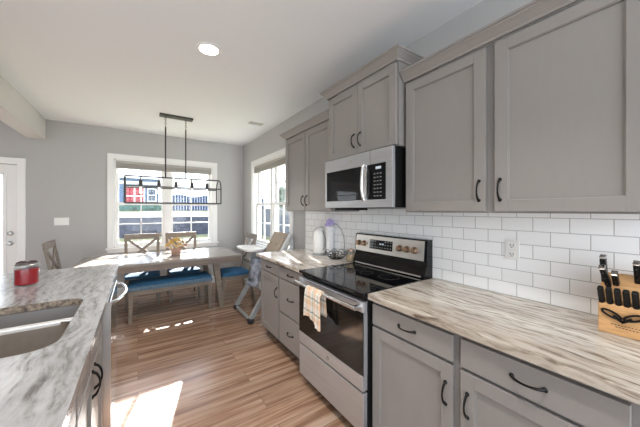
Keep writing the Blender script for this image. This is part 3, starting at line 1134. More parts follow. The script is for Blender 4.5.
dw = thing('dishwasher', 'stainless dishwasher with bowed bar handle at the far end of the island', 'dishwasher', (-0.5, 2.35, 0))
obj('body', MB().box(-0.78, XF - 0.02, 2.055, 2.655, 0.02, 0.875), M['steel_d'], dw)
obj('front_panel', MB().box(XF - 0.0195, XF + 0.036, 2.052, 2.658, 0.11, 0.866, 0.004), M['steel_b'], dw)
obj('front_edge', MB().box(XF - 0.019, XF + 0.037, 2.046, 2.0515, 0.11, 0.866), M['steel_d'], dw)
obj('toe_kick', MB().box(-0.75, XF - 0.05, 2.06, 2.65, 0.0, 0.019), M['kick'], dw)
hp = []
for i in range(21):
    t = i / 20
    hp.append((XF + 0.034 + 0.066 * math.sin(math.pi * t) ** 0.6, 2.105 + 0.54 * t, 0.842))
obj('handle', MB().tube(hp, 0.013, 12), M['steel_b'], dw, smooth=True)

# ================================================================== DINING TABLE
TX0, TX1, TY0, TY1 = -0.64, 1.30, 4.01, 5.03
tb = thing('dining_table', 'long grey-washed wooden dining table with glossy top and splayed legs', 'table', ((TX0 + TX1) / 2, (TY0 + TY1) / 2, 0))
obj('tabletop', MB().box(TX0, TX1, TY0, TY1, 0.722, 0.75, 0.003), M['tabletop'], tb)
mb = MB()
mb.box(TX0 + 0.012, TX1 - 0.012, TY0 + 0.012, TY0 + 0.04, 0.645, 0.7215)
mb.box(TX0 + 0.012, TX1 - 0.012, TY1 - 0.04, TY1 - 0.012, 0.69, 0.7215)
mb.box(TX0 + 0.012, TX0 + 0.04, TY0 + 0.04, TY1 - 0.04, 0.645, 0.7215)
mb.box(TX1 - 0.04, TX1 - 0.012, TY0 + 0.04, TY1 - 0.04, 0.645, 0.7215)
obj('apron', mb, M['tableedge'], tb)
for sx_ in (-1, 1):
    for sy_ in (-1, 1):
        cx, cy = (TX0 + TX1) / 2, (TY0 + TY1) / 2
        top = (cx + sx_ * 0.60, cy + sy_ * 0.41, 0.722)
        bot = (cx + sx_ * 0.69, cy + sy_ * 0.46, 0.0)
        obj('leg', MB().prism([(top[0] - .045, 0.722), (top[0] + .045, 0.722), (bot[0] + .03, 0.0), (bot[0] - .03, 0.0)], 'Y',
                              cy + sy_ * 0.43 - 0.03, cy + sy_ * 0.43 + 0.03, 0.003), M['greywood'], tb)


# ---- dining chair (front looks to +Y)
def make_chair(label):
    r = thing('dining_chair', label, 'chair', (0, 0, 0), 'dining chairs')
    W = 0.225
    sm = MB()
    b = bmesh.new()
    bmesh.ops.create_cube(b, size=1.0)
    bmesh.ops.subdivide_edges(b, edges=b.edges[:], cuts=7, use_grid_fill=True)
    for v in b.verts:
        x, y, z = v.co.x * 2, v.co.y * 2, v.co.z * 2
        dome = (1 - x ** 4) * (1 - y ** 4)
        k = 1 - 0.06 * (x * x * y * y)
        v.co = Vector((x * W * k, y * 0.215 * k, 0.455 + z * 0.028 * (0.35 + 0.65 * dome if z > 0 else 1) + (0.012 * dome if z > 0 else 0)))
    sm._merge(b)
    obj('seat_cushion', sm, M['blue'], r, smooth=True)
    mb = MB()
    mb.box(-W + 0.01, W - 0.01, 0.185, 0.21, 0.37, 0.427)
    mb.box(-W + 0.01, W - 0.01, -0.21, -0.185, 0.37, 0.427)
    mb.box(-W + 0.01, -W + 0.035, -0.185, 0.185, 0.37, 0.427)
    mb.box(W - 0.035, W - 0.01, -0.185, 0.185, 0.37, 0.427)
    obj('seat_frame', mb, M['greywood'], r)
    for sx_ in (-1, 1):
        obj('leg', MB().beam((sx_ * (W - 0.024), 0.19, 0.427), (sx_ * (W - 0.026), 0.20, 0.0), 0.04, 0.04, (0, 1, 0), 0.002, 0.72), M['greywood'], r)
        obj('leg', MB().beam((sx_ * (W - 0.022), -0.20, 0.45), (sx_ * (W - 0.022), -0.265, 0.0), 0.04, 0.04, (0, 1, 0), 0.002, 0.75), M['greywood'], r)
    mb = MB()
    zb, zt = 0.44, 1.03
    yb, yt = -0.20, -0.30
    for sx_ in (-1, 1):
        mb.beam((sx_ * (W - 0.020), yb, zb), (sx_ * (W - 0.006), yt, zt), 0.042, 0.026, (0, 1, 0), 0.002)

    def at(z):
        return yb + (yt - yb) * (z - zb) / (zt - zb)
    mb.beam((-W - 0.008, at(0.995), 0.995), (W + 0.008, at(0.995), 0.995), 0.085, 0.024, (0, 1, 0), 0.003)
    mb.beam((-W + 0.02, at(0.60), 0.60), (W - 0.02, at(0.60), 0.60), 0.05, 0.02, (0, 1, 0), 0.002)
    for sx_ in (-1, 1):
        mb.beam((sx_ * (W - 0.03), at(0.955) + 0.001 * sx_, 0.955), (-sx_ * (W - 0.03), at(0.62) + 0.001 * sx_, 0.62), 0.038, 0.018, (0, 1, 0), 0.002)
    obj('backrest', mb, M['greywood'], r)
    return r


ch = make_chair('grey wooden dining chair with crossed back before the window, left of the flower pot')
ch.location = (0.06, 4.895, 0)
ch.rotation_euler = (0, 0, R(180))
for (x, y, rz, lab) in ((0.62, 4.895, 180, 'grey wooden dining chair with crossed back directly behind the flower pot'),
                        (1.24, 4.28, 90, 'grey dining chair with blue cushion at the table end beside the high chair'),
                        (-0.60, 4.56, -90, 'grey dining chair nearest the door, only its back showing above the island')):
    c_ = copy_tree(ch)
    c_.location = (x, y, 0)
    c_.rotation_euler = (0, 0, R(rz))
    c_['label'] = lab

# ---- bench
bn = thing('dining_bench', 'grey wooden bench with long blue cushion pushed under the table', 'bench', (0.39, 4.235, 0))
BX0, BX1, BY0, BY1 = -0.10, 0.88, 4.06, 4.42
b = bmesh.new()
bmesh.ops.create_cube(b, size=1.0)
bmesh.ops.subdivide_edges(b, edges=b.edges[:], cuts=9, use_grid_fill=True)
for v in b.verts:
    x, y, z = v.co.x * 2, v.co.y * 2, v.co.z * 2
    dome = (1 - x ** 8) * (1 - y ** 4)
    v.co = Vector(((BX0 + BX1) / 2 + x * 0.488, (BY0 + BY1) / 2 + y * 0.185, 0.442 + z * 0.034 + (0.022 * dome if z > 0 else 0)))
bmesh.ops.bevel(b, geom=[e for e in b.edges if e.calc_face_angle(0) > 1.0], offset=0.008, segments=2, affect='EDGES')
mm = MB()._merge(b)
cu = obj('cushion', mm, M['blue'], bn, smooth=True)
obj('cushion_side', MB().box(BX0 - 0.004, BX1 + 0.004, BY0 - 0.014, BY1 + 0.014, 0.405, 0.455, 0.006), M['bluegrey'], bn)
mb = MB()
mb.box(BX0, BX1, BY0, BY0 + 0.025, 0.35, 0.4045, 0.002)
mb.box(BX0, BX1, BY1 - 0.025, BY1, 0.35, 0.4045, 0.002)
mb.box(BX0, BX0 + 0.025, BY0 + 0.025, BY1 - 0.025, 0.35, 0.4045)
mb.box(BX1 - 0.025, BX1, BY0 + 0.025, BY1 - 0.025, 0.35, 0.4045)
obj('seat_frame', mb, M['greywood'], bn)
for sx_, sy_ in ((0, 0), (0, 1), (1, 0), (1, 1)):
    x = BX0 + 0.03 if sx_ == 0 else BX1 - 0.03
    y = BY0 + 0.03 if sy_ == 0 else BY1 - 0.03
    obj('leg', MB().beam((x, y, 0.40), (x + (0.012 if sx_ else -0.012), y, 0), 0.05, 0.05, (0, 1, 0), 0.002, 0.7), M['greywood'], bn)

# ---- flower pot
fp = thing('flower_pot', 'small pinkish pot of yellow and cream flowers on the dining table', 'flowers', (0.475, 4.56, 0.75))
obj('pot', MB().lathe([(0.055, 0), (0.062, 0.01), (0.075, 0.09), (0.08, 0.1), (0.072, 0.1), (0.06, 0.03)], (0.475, 4.56, 0.7505), 28), M['wicker'], fp, smooth=True)
lf = MB()
for k in range(60):
    a = random.uniform(0, 6.28)
    rr = random.uniform(0.02, 0.13)
    z = 0.86 + random.uniform(-0.01, 0.10)
    c = Vector((0.475 + rr * math.cos(a), 4.56 + rr * math.sin(a), z))
    d = Vector((math.cos(a), math.sin(a), random.uniform(-0.4, 0.8))).normalized()
    s_ = d.cross(Vector((0, 0, 1))).normalized() * 0.012
    vs = [lf.bm.verts.new(p) for p in (c - d * 0.03, c + s_, c + d * 0.035, c - s_)]
    f = lf.bm.faces.new(vs)
    lf.bm.verts.ensure_lookup_table()
for k in range(16):
    a = random.uniform(0, 6.28)
    lf.tube([(0.475, 4.56, 0.80), (0.475 + 0.05 * math.cos(a), 4.56 + 0.05 * math.sin(a), 0.90)], 0.002, 5)
obj('foliage', lf, M['leaf'], fp)
for k in range(46):
    a = k * 2.399
    h = 0.985 - 0.125 * (k / 46) ** 1.1
    rr = 0.148 * math.sqrt((k + 0.7) / 46) * random.uniform(0.85, 1.06)
    c = Vector((0.475 + rr * math.cos(a), 4.56 + rr * math.sin(a), h + random.uniform(-0.012, 0.025)))
    n = (c - Vector((0.475, 4.56, 0.83))).normalized()
    u = n.orthogonal().normalized()
    v_ = n.cross(u)
    mb = MB()
    R0 = random.uniform(0.024, 0.036)
    cv = mb.bm.verts.new(c + n * 0.004)
    for layer, (rs, up) in enumerate(((1.0, 0.0), (0.65, 0.007))):
        base = mb.bm.verts.new(c + n * (0.001 + up * 0.3))
        for q in range(7):
            a0 = q * 2 * math.pi / 7 + layer * 0.4
            p0 = c + (u * math.cos(a0 - 0.3) + v_ * math.sin(a0 - 0.3)) * R0 * rs * 0.75 + n * (up + 0.003)
            p1 = c + (u * math.cos(a0) + v_ * math.sin(a0)) * R0 * rs + n * (up + 0.008)
            p2 = c + (u * math.cos(a0 + 0.3) + v_ * math.sin(a0 + 0.3)) * R0 * rs * 0.75 + n * (up + 0.003)
            mb.bm.faces.new((base, mb.bm.verts.new(p0), mb.bm.verts.new(p1), mb.bm.verts.new(p2)))
    mb.bm.verts.remove(cv)
    mb.ico(c + n * 0.006, R0 * 0.3, 1)
    m_ = (M['yellow'], M['cream'], M['yellow'], M['cream'], M['pinkpet'])[k % 5]
    obj('flower', mb, m_, fp)

# ================================================================== PENDANT
pd = thing('pendant_light', 'dark linear cage pendant with five clear bulbs hanging over the table', 'pendant light', (0.445, 4.3, 1.515))
PX0, PX1, PYc, PH = -0.14, 1.03, 4.30, 0.14
obj('canopy', MB().box(0.245, 0.665, PYc - 0.055, PYc + 0.055, 2.722, 2.7495, 0.004), M['blacktube'], pd)
for x in (0.318, 0.572):
    rod = obj('rod', MB().tube([(x, PYc, 1.87), (x, PYc, 2.58)], 0.009, 8), M['blacktube'], pd)
    mb = MB()
    for k in range(5):
        zc = 2.60 + k * 0.028
        pts = []
        for q in range(12):
            a = q * math.pi / 6
            if k % 2:
                pts.append((x + 0.009 * math.cos(a), PYc, zc + 0.018 * math.sin(a)))
            else:
                pts.append((x, PYc + 0.009 * math.cos(a), zc + 0.018 * math.sin(a)))
        mb.tube(pts, 0.0025, 5, True)
    obj('chain', mb, M['blacktube'], rod)
mb = MB()
rr = 0.0065
for s_ in (-1, 1):
    for z in (1.515, 1.73):
        mb.beam((PX0, PYc + s_ * PH, z), (PX1, PYc + s_ * PH, z), 0.017, 0.017)
mb.beam((PX0, PYc, 1.87), (PX1, PYc, 1.87), 0.020, 0.018)
for x in (PX0, PX1):
    arch = [(x, PYc - PH, 1.515), (x, PYc - PH, 1.73)]
    arch += [(x, PYc - PH * math.cos(a), 1.73 + 0.14 * math.sin(a)) for a in [k * math.pi / 12 for k in range(1, 12)]]
    arch += [(x, PYc + PH, 1.73), (x, PYc + PH, 1.515)]
    mb.tube(arch, 0.009, 6)
    mb.beam((x, PYc - PH, 1.515), (x, PYc + PH, 1.515), 0.016, 0.016)
obj('cage', mb, M['blacktube'], pd)
for x in (0.03, 0.24, 0.447, 0.654, 0.861):
    so = obj('socket', MB().lathe([(0.007, 0.13), (0.007, 0.088), (0.018, 0.082), (0.022, 0.05), (0.024, 0.0)][::-1], (x, PYc, 1.735), 14), M['blacktube'], pd, smooth=True)
    bu = obj('bulb', MB().lathe([(0.001, -0.115), (0.014, -0.112), (0.026, -0.095), (0.030, -0.07), (0.024, -0.035), (0.014, -0.012), (0.012, 0.0)], (x, PYc, 1.735), 18), M['jarglass'], so, smooth=True)
    fil = MB()
    for q in range(4):
        a = q * math.pi / 2
        fil.tube([(x + 0.006 * math.cos(a), PYc + 0.006 * math.sin(a), 1.725), (x + 0.013 * math.cos(a), PYc + 0.013 * math.sin(a), 1.645)], 0.0022, 5)
    obj('filament', fil, M['bulb'], so)

# ================================================================== CEILING FIXTURES
def can_light(x, y, label, power):
    c = thing('recessed_light', label, 'ceiling light', (x, y, CZ - 0.012), 'recessed ceiling lights')
    obj('trim_ring', MB().lathe([(0.073, -0.001), (0.073, -0.008), (0.094, -0.008), (0.098, -0.001)][::-1], (x, y, CZ), 32), M['trim'], c, smooth=True)
    obj('lens', MB().lathe([(0.072, -0.006), (0.072, -0.002)], (x, y, CZ), 32), M['canlens'], c)
    ld = bpy.data.lights.new('lamp', 'SPOT')
    ld.energy = power
    ld.spot_size = R(100)
    ld.spot_blend = 0.7
    ld.shadow_soft_size = 0.07
    ld.color = (1.0, 0.97, 0.94)
    l = bpy.data.objects.new('lamp', ld)
    COL.objects.link(l)
    l.parent = c
    l.location = (0, 0, -0.01)


CAN_W = 45
can_light(0.485, 2.347, 'lit round recessed ceiling light above the aisle', CAN_W)
can_light(0.485, 0.45, 'unseen round ceiling light added as fill over the near end of the aisle', CAN_W)  # out of view, added to throw more light down on counter and floor
can_light(-0.75, 0.60, 'unseen round ceiling light added as fill over the island sink', CAN_W * 0.5)  # out of view, added as weaker fill above the island

vt = thing('ceiling_vent', 'white rectangular air vent in the ceiling near the corner', 'vent', (1.49, 3.94, CZ - 0.01))
mb = MB()
mb.box(1.36, 1.62, 3.86, 4.02, CZ - 0.008, CZ - 0.001, 0.002)
obj('frame', mb, M['trim'], vt)
mb = MB()
for k in range(6):
    mb.box(1.385, 1.595, 3.878 + k * 0.022, 3.888 + k * 0.022, CZ - 0.0125, CZ - 0.0075)
obj('slat', mb, mat('vent_grey', (0.5, 0.5, 0.49), 0.6), vt)  # slats in a greyer tone than the white frame

# ================================================================== COUNTER ITEMS
# knife block
CT = 0.9205
kbk = thing('knife_block', 'light wooden block holding black-handled knives at the right edge of the counter', 'knife block', (1.67, 0.165, CT))
KY0, KY1 = 0.055, 0.272
obj('block', MB().prism([(1.580, CT), (1.580, 1.040), (1.612, 1.062), (1.624, 1.112), (1.70, 1.150), (1.785, 1.06), (1.785, CT)], 'Y', KY0, KY1, 0.003), M['maple'], kbk)
mb = MB()
for zz, a, b in ((0.962, 0.085, 0.235), (0.953, 0.10, 0.222)):
    y = a
    while y < b:
        mb.box(1.5790, 1.5801, y, y + 0.006, zz - 0.0016, zz + 0.0016)
        y += 0.009
obj('print', mb, mat('print_brown', (0.12, 0.06, 0.03), 0.7), kbk)
mbk = []
for k in range(7):
    y = 0.262 - k * 0.0232
    kn = obj('steak_knife', MB().beam((1.598, y, 1.030), (1.556, y, 1.108), 0.0185, 0.024, (1, 0, 0), 0.006), M['blackpl'], None)
    tag(kn, 'black steak knife handle in the front row, %s' % (
        'nearest the stove side', 'second from the stove side', 'third from the stove side', 'fourth from the stove side',
        'fifth from the stove side', 'sixth from the stove side', 'last before the frame edge')[k] , 'knife', 'steak knives in the wooden block')
for (p0, p1, lab) in (((1.650, 0.262, 1.10), (1.605, 0.262, 1.222), 'tallest black knife handle with steel end, at the stove side of the block'),
                      ((1.640, 0.246, 1.09), (1.590, 0.262, 1.180), 'black knife handle just below the tallest one'),
                      ((1.645, 0.228, 1.10), (1.600, 0.228, 1.160), 'short black knife handle with steel end, second row'),
                      ((1.665, 0.172, 1.12), (1.620, 0.172, 1.208), 'black knife handle with steel end in the middle of the block')):
    t_ = thing('kitchen_knife', lab, 'knife', p0, 'large knives in the wooden block')
    obj('grip', MB().beam(p0, p1, 0.019, 0.026, (1, 0, 0), 0.005), M['blackpl'], t_)
    d = (Vector(p1) - Vector(p0)).normalized()
    obj('end_cap', MB().beam(Vector(p1) + d * 0.0002, Vector(p1) + d * 0.008, 0.020, 0.028, (1, 0, 0), 0.002), M['steel_b'], t_)
    mb = MB()
    for q in (0.3, 0.55, 0.8):
        c = Vector(p0).lerp(Vector(p1), q)
        mb.ico(c + Vector((-0.0105, 0.0, -0.004)), 0.003, 1)
    obj('rivet', mb, M['steel_b'], t_)
# scissors hanging on the front face
sc_ = thing('kitchen_scissors', 'black-handled kitchen scissors resting against the front of the knife block', 'scissors', (1.572, 0.20, 0.97))
for s_ in (-1, 1):
    cy = 0.203 + s_ * 0.030
    pts = [(1.570, cy + 0.026 * math.cos(a), 1.003 + 0.011 * math.sin(a) + s_ * 0.010 * math.cos(a)) for a in [k * math.pi / 12 for k in range(24)]]
    obj('finger_loop', MB().tube(pts, 0.0042, 6, True), M['blackpl'], sc_, smooth=True)
mb = MB().beam((1.571, 0.178, 0.998), (1.571, 0.205, 0.978), 0.010, 0.007, (1, 0, 0))
mb.beam((1.571, 0.228, 0.998), (1.571, 0.200, 0.978), 0.010, 0.007, (1, 0, 0))
obj('pivot', mb, M['blackpl'], sc_)
# round black handle at the frame edge
pts = [(1.625 - 0.02 * math.sin(a) * 0.4, 0.135 + 0.028 * math.cos(a), 1.175 + 0.036 * math.sin(a)) for a in [k * math.pi / 12 for k in range(24)]]
mb = MB().tube(pts, 0.009, 8, True)
mb.beam((1.655, 0.135, 1.11), (1.633, 0.135, 1.145), 0.018, 0.018, (1, 0, 0))
tag(obj('kitchen_shears', mb, M['blackpl'], smooth=True), 'black oval shears handle standing up from the top of the knife block', 'scissors')

# kettle
kt = thing('kettle', 'tall white electric kettle on the counter by the side window', 'kettle', (1.70, 2.50, CT))
kx, ky = 1.695, 2.505
obj('base', MB().lathe([(0.078, 0), (0.08, 0.006), (0.078, 0.018), (0.07, 0.02)], (kx, ky, CT), 32), M['hcgrey'], kt, smooth=True)
obj('body', MB().lathe([(0.072, 0.021), (0.075, 0.03), (0.073, 0.15), (0.066, 0.23), (0.055, 0.275), (0.045, 0.29)], (kx, ky, CT), 36), M['white'], kt, smooth=True)
obj('lid', MB().lathe([(0.045, 0.291), (0.043, 0.30), (0.02, 0.308), (0.012, 0.312), (0.014, 0.325), (0.001, 0.327)], (kx, ky, CT), 28), M['white'], kt, smooth=True)
pts = [(kx - 0.0, ky - 0.06 - 0.045 * math.sin(math.pi * t / 12) ** 0.7, CT + 0.05 + 0.22 * t / 12) for t in range(13)]
obj('handle', MB().tube(pts, 0.009, 8), M['hcgrey'], kt, smooth=True)
obj('spout', MB().beam((kx, ky + 0.055, CT + 0.24), (kx, ky + 0.085, CT + 0.27), 0.03, 0.02, (0, 0, 1), 0.004), M['white'], kt)

# lilac bundle
lb = thing('lilac_bundle', 'white paper bundle with lilac top standing between kettle and fruit basket', 'bundle', (1.74, 2.37, CT))
lx, ly = 1.745, 2.375
obj('wrap', MB().lathe([(0.035, 0), (0.04, 0.02), (0.042, 0.24), (0.048, 0.32)], (lx, ly, CT), 20), M['paper'], lb, smooth=True)
mb = MB()
for k in range(26):
    a = k * 2.4
    rr = 0.045 * math.sqrt(k / 26)
    mb.ico((lx + rr * math.cos(a), ly + rr * math.sin(a), CT + 0.335 + 0.055 * (1 - k / 26) + random.uniform(-.01, .01)), 0.017, 1, noise=0.15)
obj('lilac_top', mb, M['lilac'], lb)

# wire fruit basket
fb = thing('fruit_basket', 'black wire fruit basket with curved hook arm on the counter left of the stove', 'basket', (1.68, 2.18, CT))
bx_, by_ = 1.685, 2.18
mb = MB()
for rr, z in ((0.055, 0.004), (0.095, 0.035), (0.108, 0.055)):
    mb.tube([(bx_ + rr * math.cos(a), by_ + rr * math.sin(a), CT + z) for a in [k * math.pi / 18 for k in range(36)]], 0.0032, 6, True)
for k in range(18):
    a = k * math.pi / 9
    mb.tube([(bx_ + rr * math.cos(a), by_ + rr * math.sin(a), CT + z) for rr, z in ((0.0, 0.004), (0.055, 0.004), (0.08, 0.018), (0.095, 0.035), (0.108, 0.055))], 0.0022, 5)
# scalloped rim
pts = [(bx_ + 0.110 * math.cos(a), by_ + 0.110 * math.sin(a), CT + 0.055 + 0.030 * abs(math.sin(a * 4))) for a in [k * math.pi / 48 for k in range(96)]]
mb.tube(pts, 0.003, 5, True)
obj('basket_wires', mb, M['bronze'], fb)
pts = [(bx_ + 0.02, 2.085, CT + 0.05), (bx_ + 0.02, 2.075, 1.07), (bx_ + 0.02, 2.085, 1.15), (bx_ + 0.02, 2.12, 1.215), (bx_ + 0.02, 2.17, 1.255), (bx_ + 0.02, 2.215, 1.275), (bx_ + 0.02, 2.245, 1.272), (bx_ + 0.02, 2.25, 1.258)]
obj('hook_arm', MB().tube(pts, 0.0048, 8), M['hcgrey'], fb, smooth=True)
# glass jar
gj = thing('glass_jar', 'small ribbed glass jar beside the back of the stove', 'jar', (1.72, 2.0, CT))
jx, jy = 1.725, 2.005
obj('glass', MB().lathe([(0.038, 0), (0.045, 0.008), (0.047, 0.06), (0.043, 0.085), (0.036, 0.095), (0.034, 0.095), (0.04, 0.08), (0.043, 0.01), (0.03, 0.006)], (jx, jy, CT), 28), M['jarglass'], gj, smooth=True)
obj('contents', MB().lathe([(0.036, 0.008), (0.041, 0.015), (0.041, 0.06), (0.03, 0.068)], (jx, jy, CT), 24), M['amber'], gj, smooth=True)
obj('lid', MB().lathe([(0.039, 0.0955), (0.04, 0.10), (0.038, 0.112), (0.01, 0.114), (0.01, 0.122), (0.001, 0.124)], (jx, jy, CT), 24), M['copper'], gj, smooth=True)

# red candle on the island
cj = thing('candle_jar', 'red candle in a glass jar with dark ribbon on the island countertop', 'candle', (-0.615, 2.57, CT))
cx, cy = -0.615, 2.585
obj('glass', MB().lathe([(0.05, 0), (0.058, 0.006), (0.061, 0.03), (0.061, 0.112), (0.056, 0.134), (0.053, 0.134), (0.0575, 0.110), (0.0575, 0.03), (0.045, 0.004)], (cx, cy, CT), 36), M['jarglass'], cj, smooth=True)
obj('wax', MB().lathe([(0.047, 0.006), (0.0565, 0.012), (0.0565, 0.108), (0.045, 0.111), (0.001, 0.110)], (cx, cy, CT), 32), M['wax'], cj, smooth=True)
obj('lid', MB().lathe([(0.057, 0.1345), (0.058, 0.138), (0.055, 0.142), (0.02, 0.143), (0.001, 0.143)], (cx, cy, CT), 32), M['steel_d'], cj, smooth=True)
mb = MB()
for s_ in (-1, 1):
    for up in (0.2, 0.9):
        pts = [(cx + 0.004 * up, cy, CT + 0.148)] + [(cx + s_ * 0.045 * (1 - math.cos(a)) / 2 * 1.1, cy + 0.02 * math.sin(a), CT + 0.148 + 0.010 * up * math.sin(a) ** 2) for a in [k * math.pi / 5 for k in range(1, 10)]]
        mb.tube(pts, 0.003, 5)
obj('ribbon', mb, mat('dark_ribbon', (0.10, 0.06, 0.06), 0.8), cj)

# ================================================================== HIGH CHAIR
hc = thing('high_chair', 'grey folding high chair with white tray beside the base cabinet end', 'high chair', (1.45, 3.5, 0))
for s_, yy in ((0, 3.27), (1, 3.86)):
    obj('foot', MB().box(1.13, 1.21, yy - 0.03, yy + 0.03, 0.0, 0.06, 0.015), M['hcblack'], hc)
    obj('rear_foot', MB().box(1.70, 1.77, yy - 0.025, yy + 0.025, 0.0, 0.05, 0.012), M['hcblack'], hc)
    obj('front_leg', MB().beam((1.17, yy, 0.05), (1.56, yy, 0.66), 0.045, 0.06, (0, 0, 1), 0.008), M['hcgrey'], hc)
    obj('rear_leg', MB().beam((1.735, yy, 0.04), (1.42, yy + (0.045 if s_ == 0 else -0.045), 0.66), 0.035, 0.04, (0, 0, 1), 0.008), M['hcgrey'], hc)
obj('foot_bar', MB().beam((1.17, 3.301, 0.035), (1.17, 3.829, 0.035), 0.035, 0.04, (0, 0, 1), 0.008), M['hcgrey'], hc)
obj('rear_bar', MB().beam((1.735, 3.296, 0.03), (1.735, 3.834, 0.03), 0.03, 0.03, (0, 0, 1), 0.006), M['hcgrey'], hc)
# seat shell
obj('seat', MB().box(1.33, 1.66, 3.37, 3.76, 0.60, 0.72, 0.03), M['hcseat'], hc)
mb = MB()
mb.beam((1.35, 3.565, 0.62), (1.30, 3.565, 0.42), 0.035, 0.30, (0, 1, 0), 0.012)
mb.box(1.24, 1.33, 3.44, 3.69, 0.395, 0.42, 0.01)
obj('leg_rest', mb, M['hcseat'], hc)
mb = MB()
mb.box(1.34, 1.63, 3.340, 3.369, 0.62, 0.86, 0.012)
obj('armrest', mb, M['hcgrey'], hc)
obj('armrest', MB().box(1.34, 1.63, 3.761, 3.79, 0.62, 0.86, 0.012), M['hcgrey'], hc)
bk = MB()
rotb = Matrix.Rotation(R(30), 3, 'Y')
bk.box(1.62, 1.69, 3.26, 3.335, 0.69, 1.115, 0.018, rot=rotb)
bk.box(1.62, 1.69, 3.745, 3.80, 0.69, 1.115, 0.018, rot=rotb)
bk.box(1.655, 1.69, 3.33, 3.75, 0.69, 1.10, 0.015, rot=rotb)
bo = obj('backrest', bk, mat('light_grey_plastic', (0.55, 0.55, 0.54), 0.4), hc)
obj('back_pad', MB().box(1.60, 1.656, 3.34, 3.742, 0.70, 1.12, 0.016, rot=rotb), M['hcbeige'], hc)
# tray
tp = rrect(1.14, 1.39, 3.30, 3.80, 0.09, 6)
mb = MB().prism(tp, 'Z', 0.885, 0.905, 0.004)
ring_ = [(x, y, 0.908) for x, y in tp]
mb.tube(ring_, 0.011, 8, True)
obj('tray', mb, M['white'], hc, smooth=True)
mb = MB()
for yy in (3.352, 3.778):
    mb.beam((1.36, yy, 0.84), (1.36, yy, 0.886), 0.03, 0.02, (0, 1, 0))
obj('tray_bracket', mb, M['hcgrey'], hc)
# harness straps draped over the seat
mb = MB()
for yy in (3.47, 3.65):
    mb.tube([(1.62, yy, 0.95), (1.57, yy, 0.80), (1.50, yy, 0.70), (1.42, 3.56, 0.68)], 0.008, 6)
obj('harness', mb, M['hcblack'], hc)

# ================================================================== OUTSIDE
GZ = -0.45
lawn_m = mat('dry_lawn', (0.17, 0.165, 0.075), 0.95, var=0.3, scale=1.5, col2=(0.26, 0.245, 0.12))
lawn = obj('lawn', MB().box(-60, 70, WY + T + 0.01, 22.0, GZ - 0.2, GZ), lawn_m, origin=(0, 10, GZ))
lawn['kind'] = 'structure'
lawn2 = struct('ground_east', MB().box(WX + T + 0.01, 70, -20, WY + T + 0.005, GZ - 0.2, GZ), lawn_m)
# retaining wall and the higher yard behind it
rwm = mat('dark_block_wall', (0.055, 0.06, 0.085), 0.9, var=0.45, scale=3.5, bump=0.5)
tag(obj('retaining_wall', MB().box(-30, 30, 22.0, 22.5, GZ, 0.93, 0.02), rwm), 'long dark block retaining wall across the back yard', 'wall')
struct('terrain_upper', MB().prism([(22.5, GZ), (22.5, 0.90), (34, 1.35), (60, 1.5), (60, GZ)], 'X', -50, 50), lawn_m)
# clipped hedge strip in front of the neighbouring house
hb = MB()
for k in range(60):
    hb.ico((-6.6 + k * 0.148 + random.uniform(-.1, .1), 33.8 + random.uniform(-.3, .3), 1.35 + random.uniform(0, .30)), 0.42, 2, noise=0.12)
tag(obj('hedge', hb, mat('teal_green_hedge', (0.025, 0.085, 0.06), 0.9, var=0.4, scale=6)), 'low green hedge in front of the blue house outside', 'hedge')
# neighbour's house
hs = thing('neighbour_house', 'blue sided house with red door beyond the back window', 'house', (-2.0, 41, 1.4))
sid = mat('blue_siding', (0.06, 0.12, 0.22), 0.7, var=0.1, scale=1, stretch=(0.1, 0.1, 40))
obj('wall', MB().box(-7, 2.2, 38, 45, 1.38, 5.1), sid, hs)
obj('roof', MB().prism([(37.4, 5.1), (45.6, 5.1), (41.5, 6.6)], 'X', -7.4, 2.5), mat('pale_roof', (0.55, 0.57, 0.60), 0.9), hs)
obj('fascia', MB().box(-7.1, 2.35, 37.85, 37.99, 4.45, 4.75), M['trim'], hs)
obj('corner_board', MB().box(2.05, 2.32, 37.9, 38.0, 1.38, 5.0), M['trim'], hs)
rd = obj('red_door', MB().box(-1.25, 0.55, 37.9, 37.99, 2.0, 4.1), mat('red_paint', (0.30, 0.012, 0.022), 0.5), hs)
mb = MB()
for x in (-1.35, -0.40, 0.56):
    mb.box(x, x + 0.13, 37.85, 37.9, 1.95, 4.2)
for z in (1.95, 3.0, 4.1):
    mb.box(-1.3, 0.6, 37.86, 37.9, z, z + 0.12)
obj('white_grid', mb, M['trim'], rd)
wn = obj('house_window', MB().box(1.0, 1.75, 37.9, 37.99, 2.5, 3.9), mat('dark_window', (0.05, 0.07, 0.10), 0.1), hs)
mb = MB()
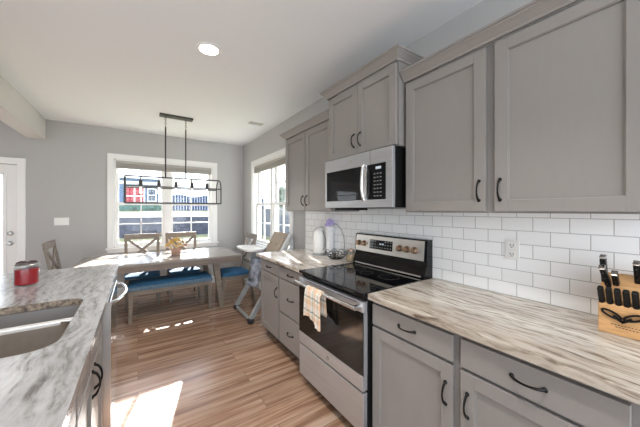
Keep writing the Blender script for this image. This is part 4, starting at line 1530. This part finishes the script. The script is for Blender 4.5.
for (a, b_, c, d) in ((0.9, 1.0, 2.4, 4.0), (1.75, 1.85, 2.4, 4.0), (1.0, 1.75, 2.4, 2.5), (1.0, 1.75, 3.9, 4.0), (1.0, 1.75, 3.15, 3.22)):
    mb.box(a, b_, 37.86, 37.9, c, d)
obj('window_trim', mb, M['trim'], wn)
wn2 = obj('house_window', MB().box(-2.9, -2.0, 37.9, 37.99, 2.5, 3.9), mat('dark_window_pane', (0.05, 0.07, 0.10), 0.1), hs)
# board fence right of the house
fm = mat('blue_grey_boards', (0.045, 0.065, 0.125), 0.9, var=0.3, scale=2, stretch=(5, 1, 0.3))
mb = MB()
x = 2.9
while x < 14:
    mb.box(x, x + 0.26, 34.0, 34.06, 1.2, 3.05 + 0.12 * math.sin(x * 2.1))
    x += 0.285
tag(obj('board_fence', mb, fm), 'tall blue-grey board fence on the rise beyond the back window', 'fence')
# side yard, seen through the right window
fm2 = mat('grey_boards', (0.10, 0.11, 0.135), 0.9, var=0.3, scale=2, stretch=(1, 5, 0.3))
mb = MB()
y = 6.0
while y < 21.6:
    mb.box(7.6, 7.65, y, y + 0.24, GZ, 1.52)
    y += 0.26
tag(obj('board_fence', mb, fm2), 'grey board fence across the side yard beyond the right window', 'fence')


def tree(x, y, h, label, nm='garden_tree'):
    t = thing(nm, label, 'tree', (x, y, GZ))
    obj('trunk', MB().tube([(x, y, GZ), (x + 0.1, y, GZ + h * 0.3), (x, y + 0.1, GZ + h * 0.55)], [0.16, 0.12, 0.06], 8), mat('bark', (0.12, 0.09, 0.07), 0.9), t)
    cb = MB()
    for k in range(26):
        a = random.uniform(0, 6.28)
        rr = random.uniform(0, h * 0.24)
        cb.ico((x + rr * math.cos(a), y + rr * math.sin(a), GZ + h * random.uniform(0.45, 0.92)), h * 0.09, 2, noise=0.22)
    obj('crown', cb, mat('tree_leaves', (0.04, 0.07, 0.035), 0.9, var=0.4, scale=3), t)


tree(15.5, 31.5, 4.8, 'leafy tree beyond the side fence, closer to the room corner')
tree(15.0, 22.0, 4.2, 'leafy tree beyond the side fence, nearer the wall cabinet')
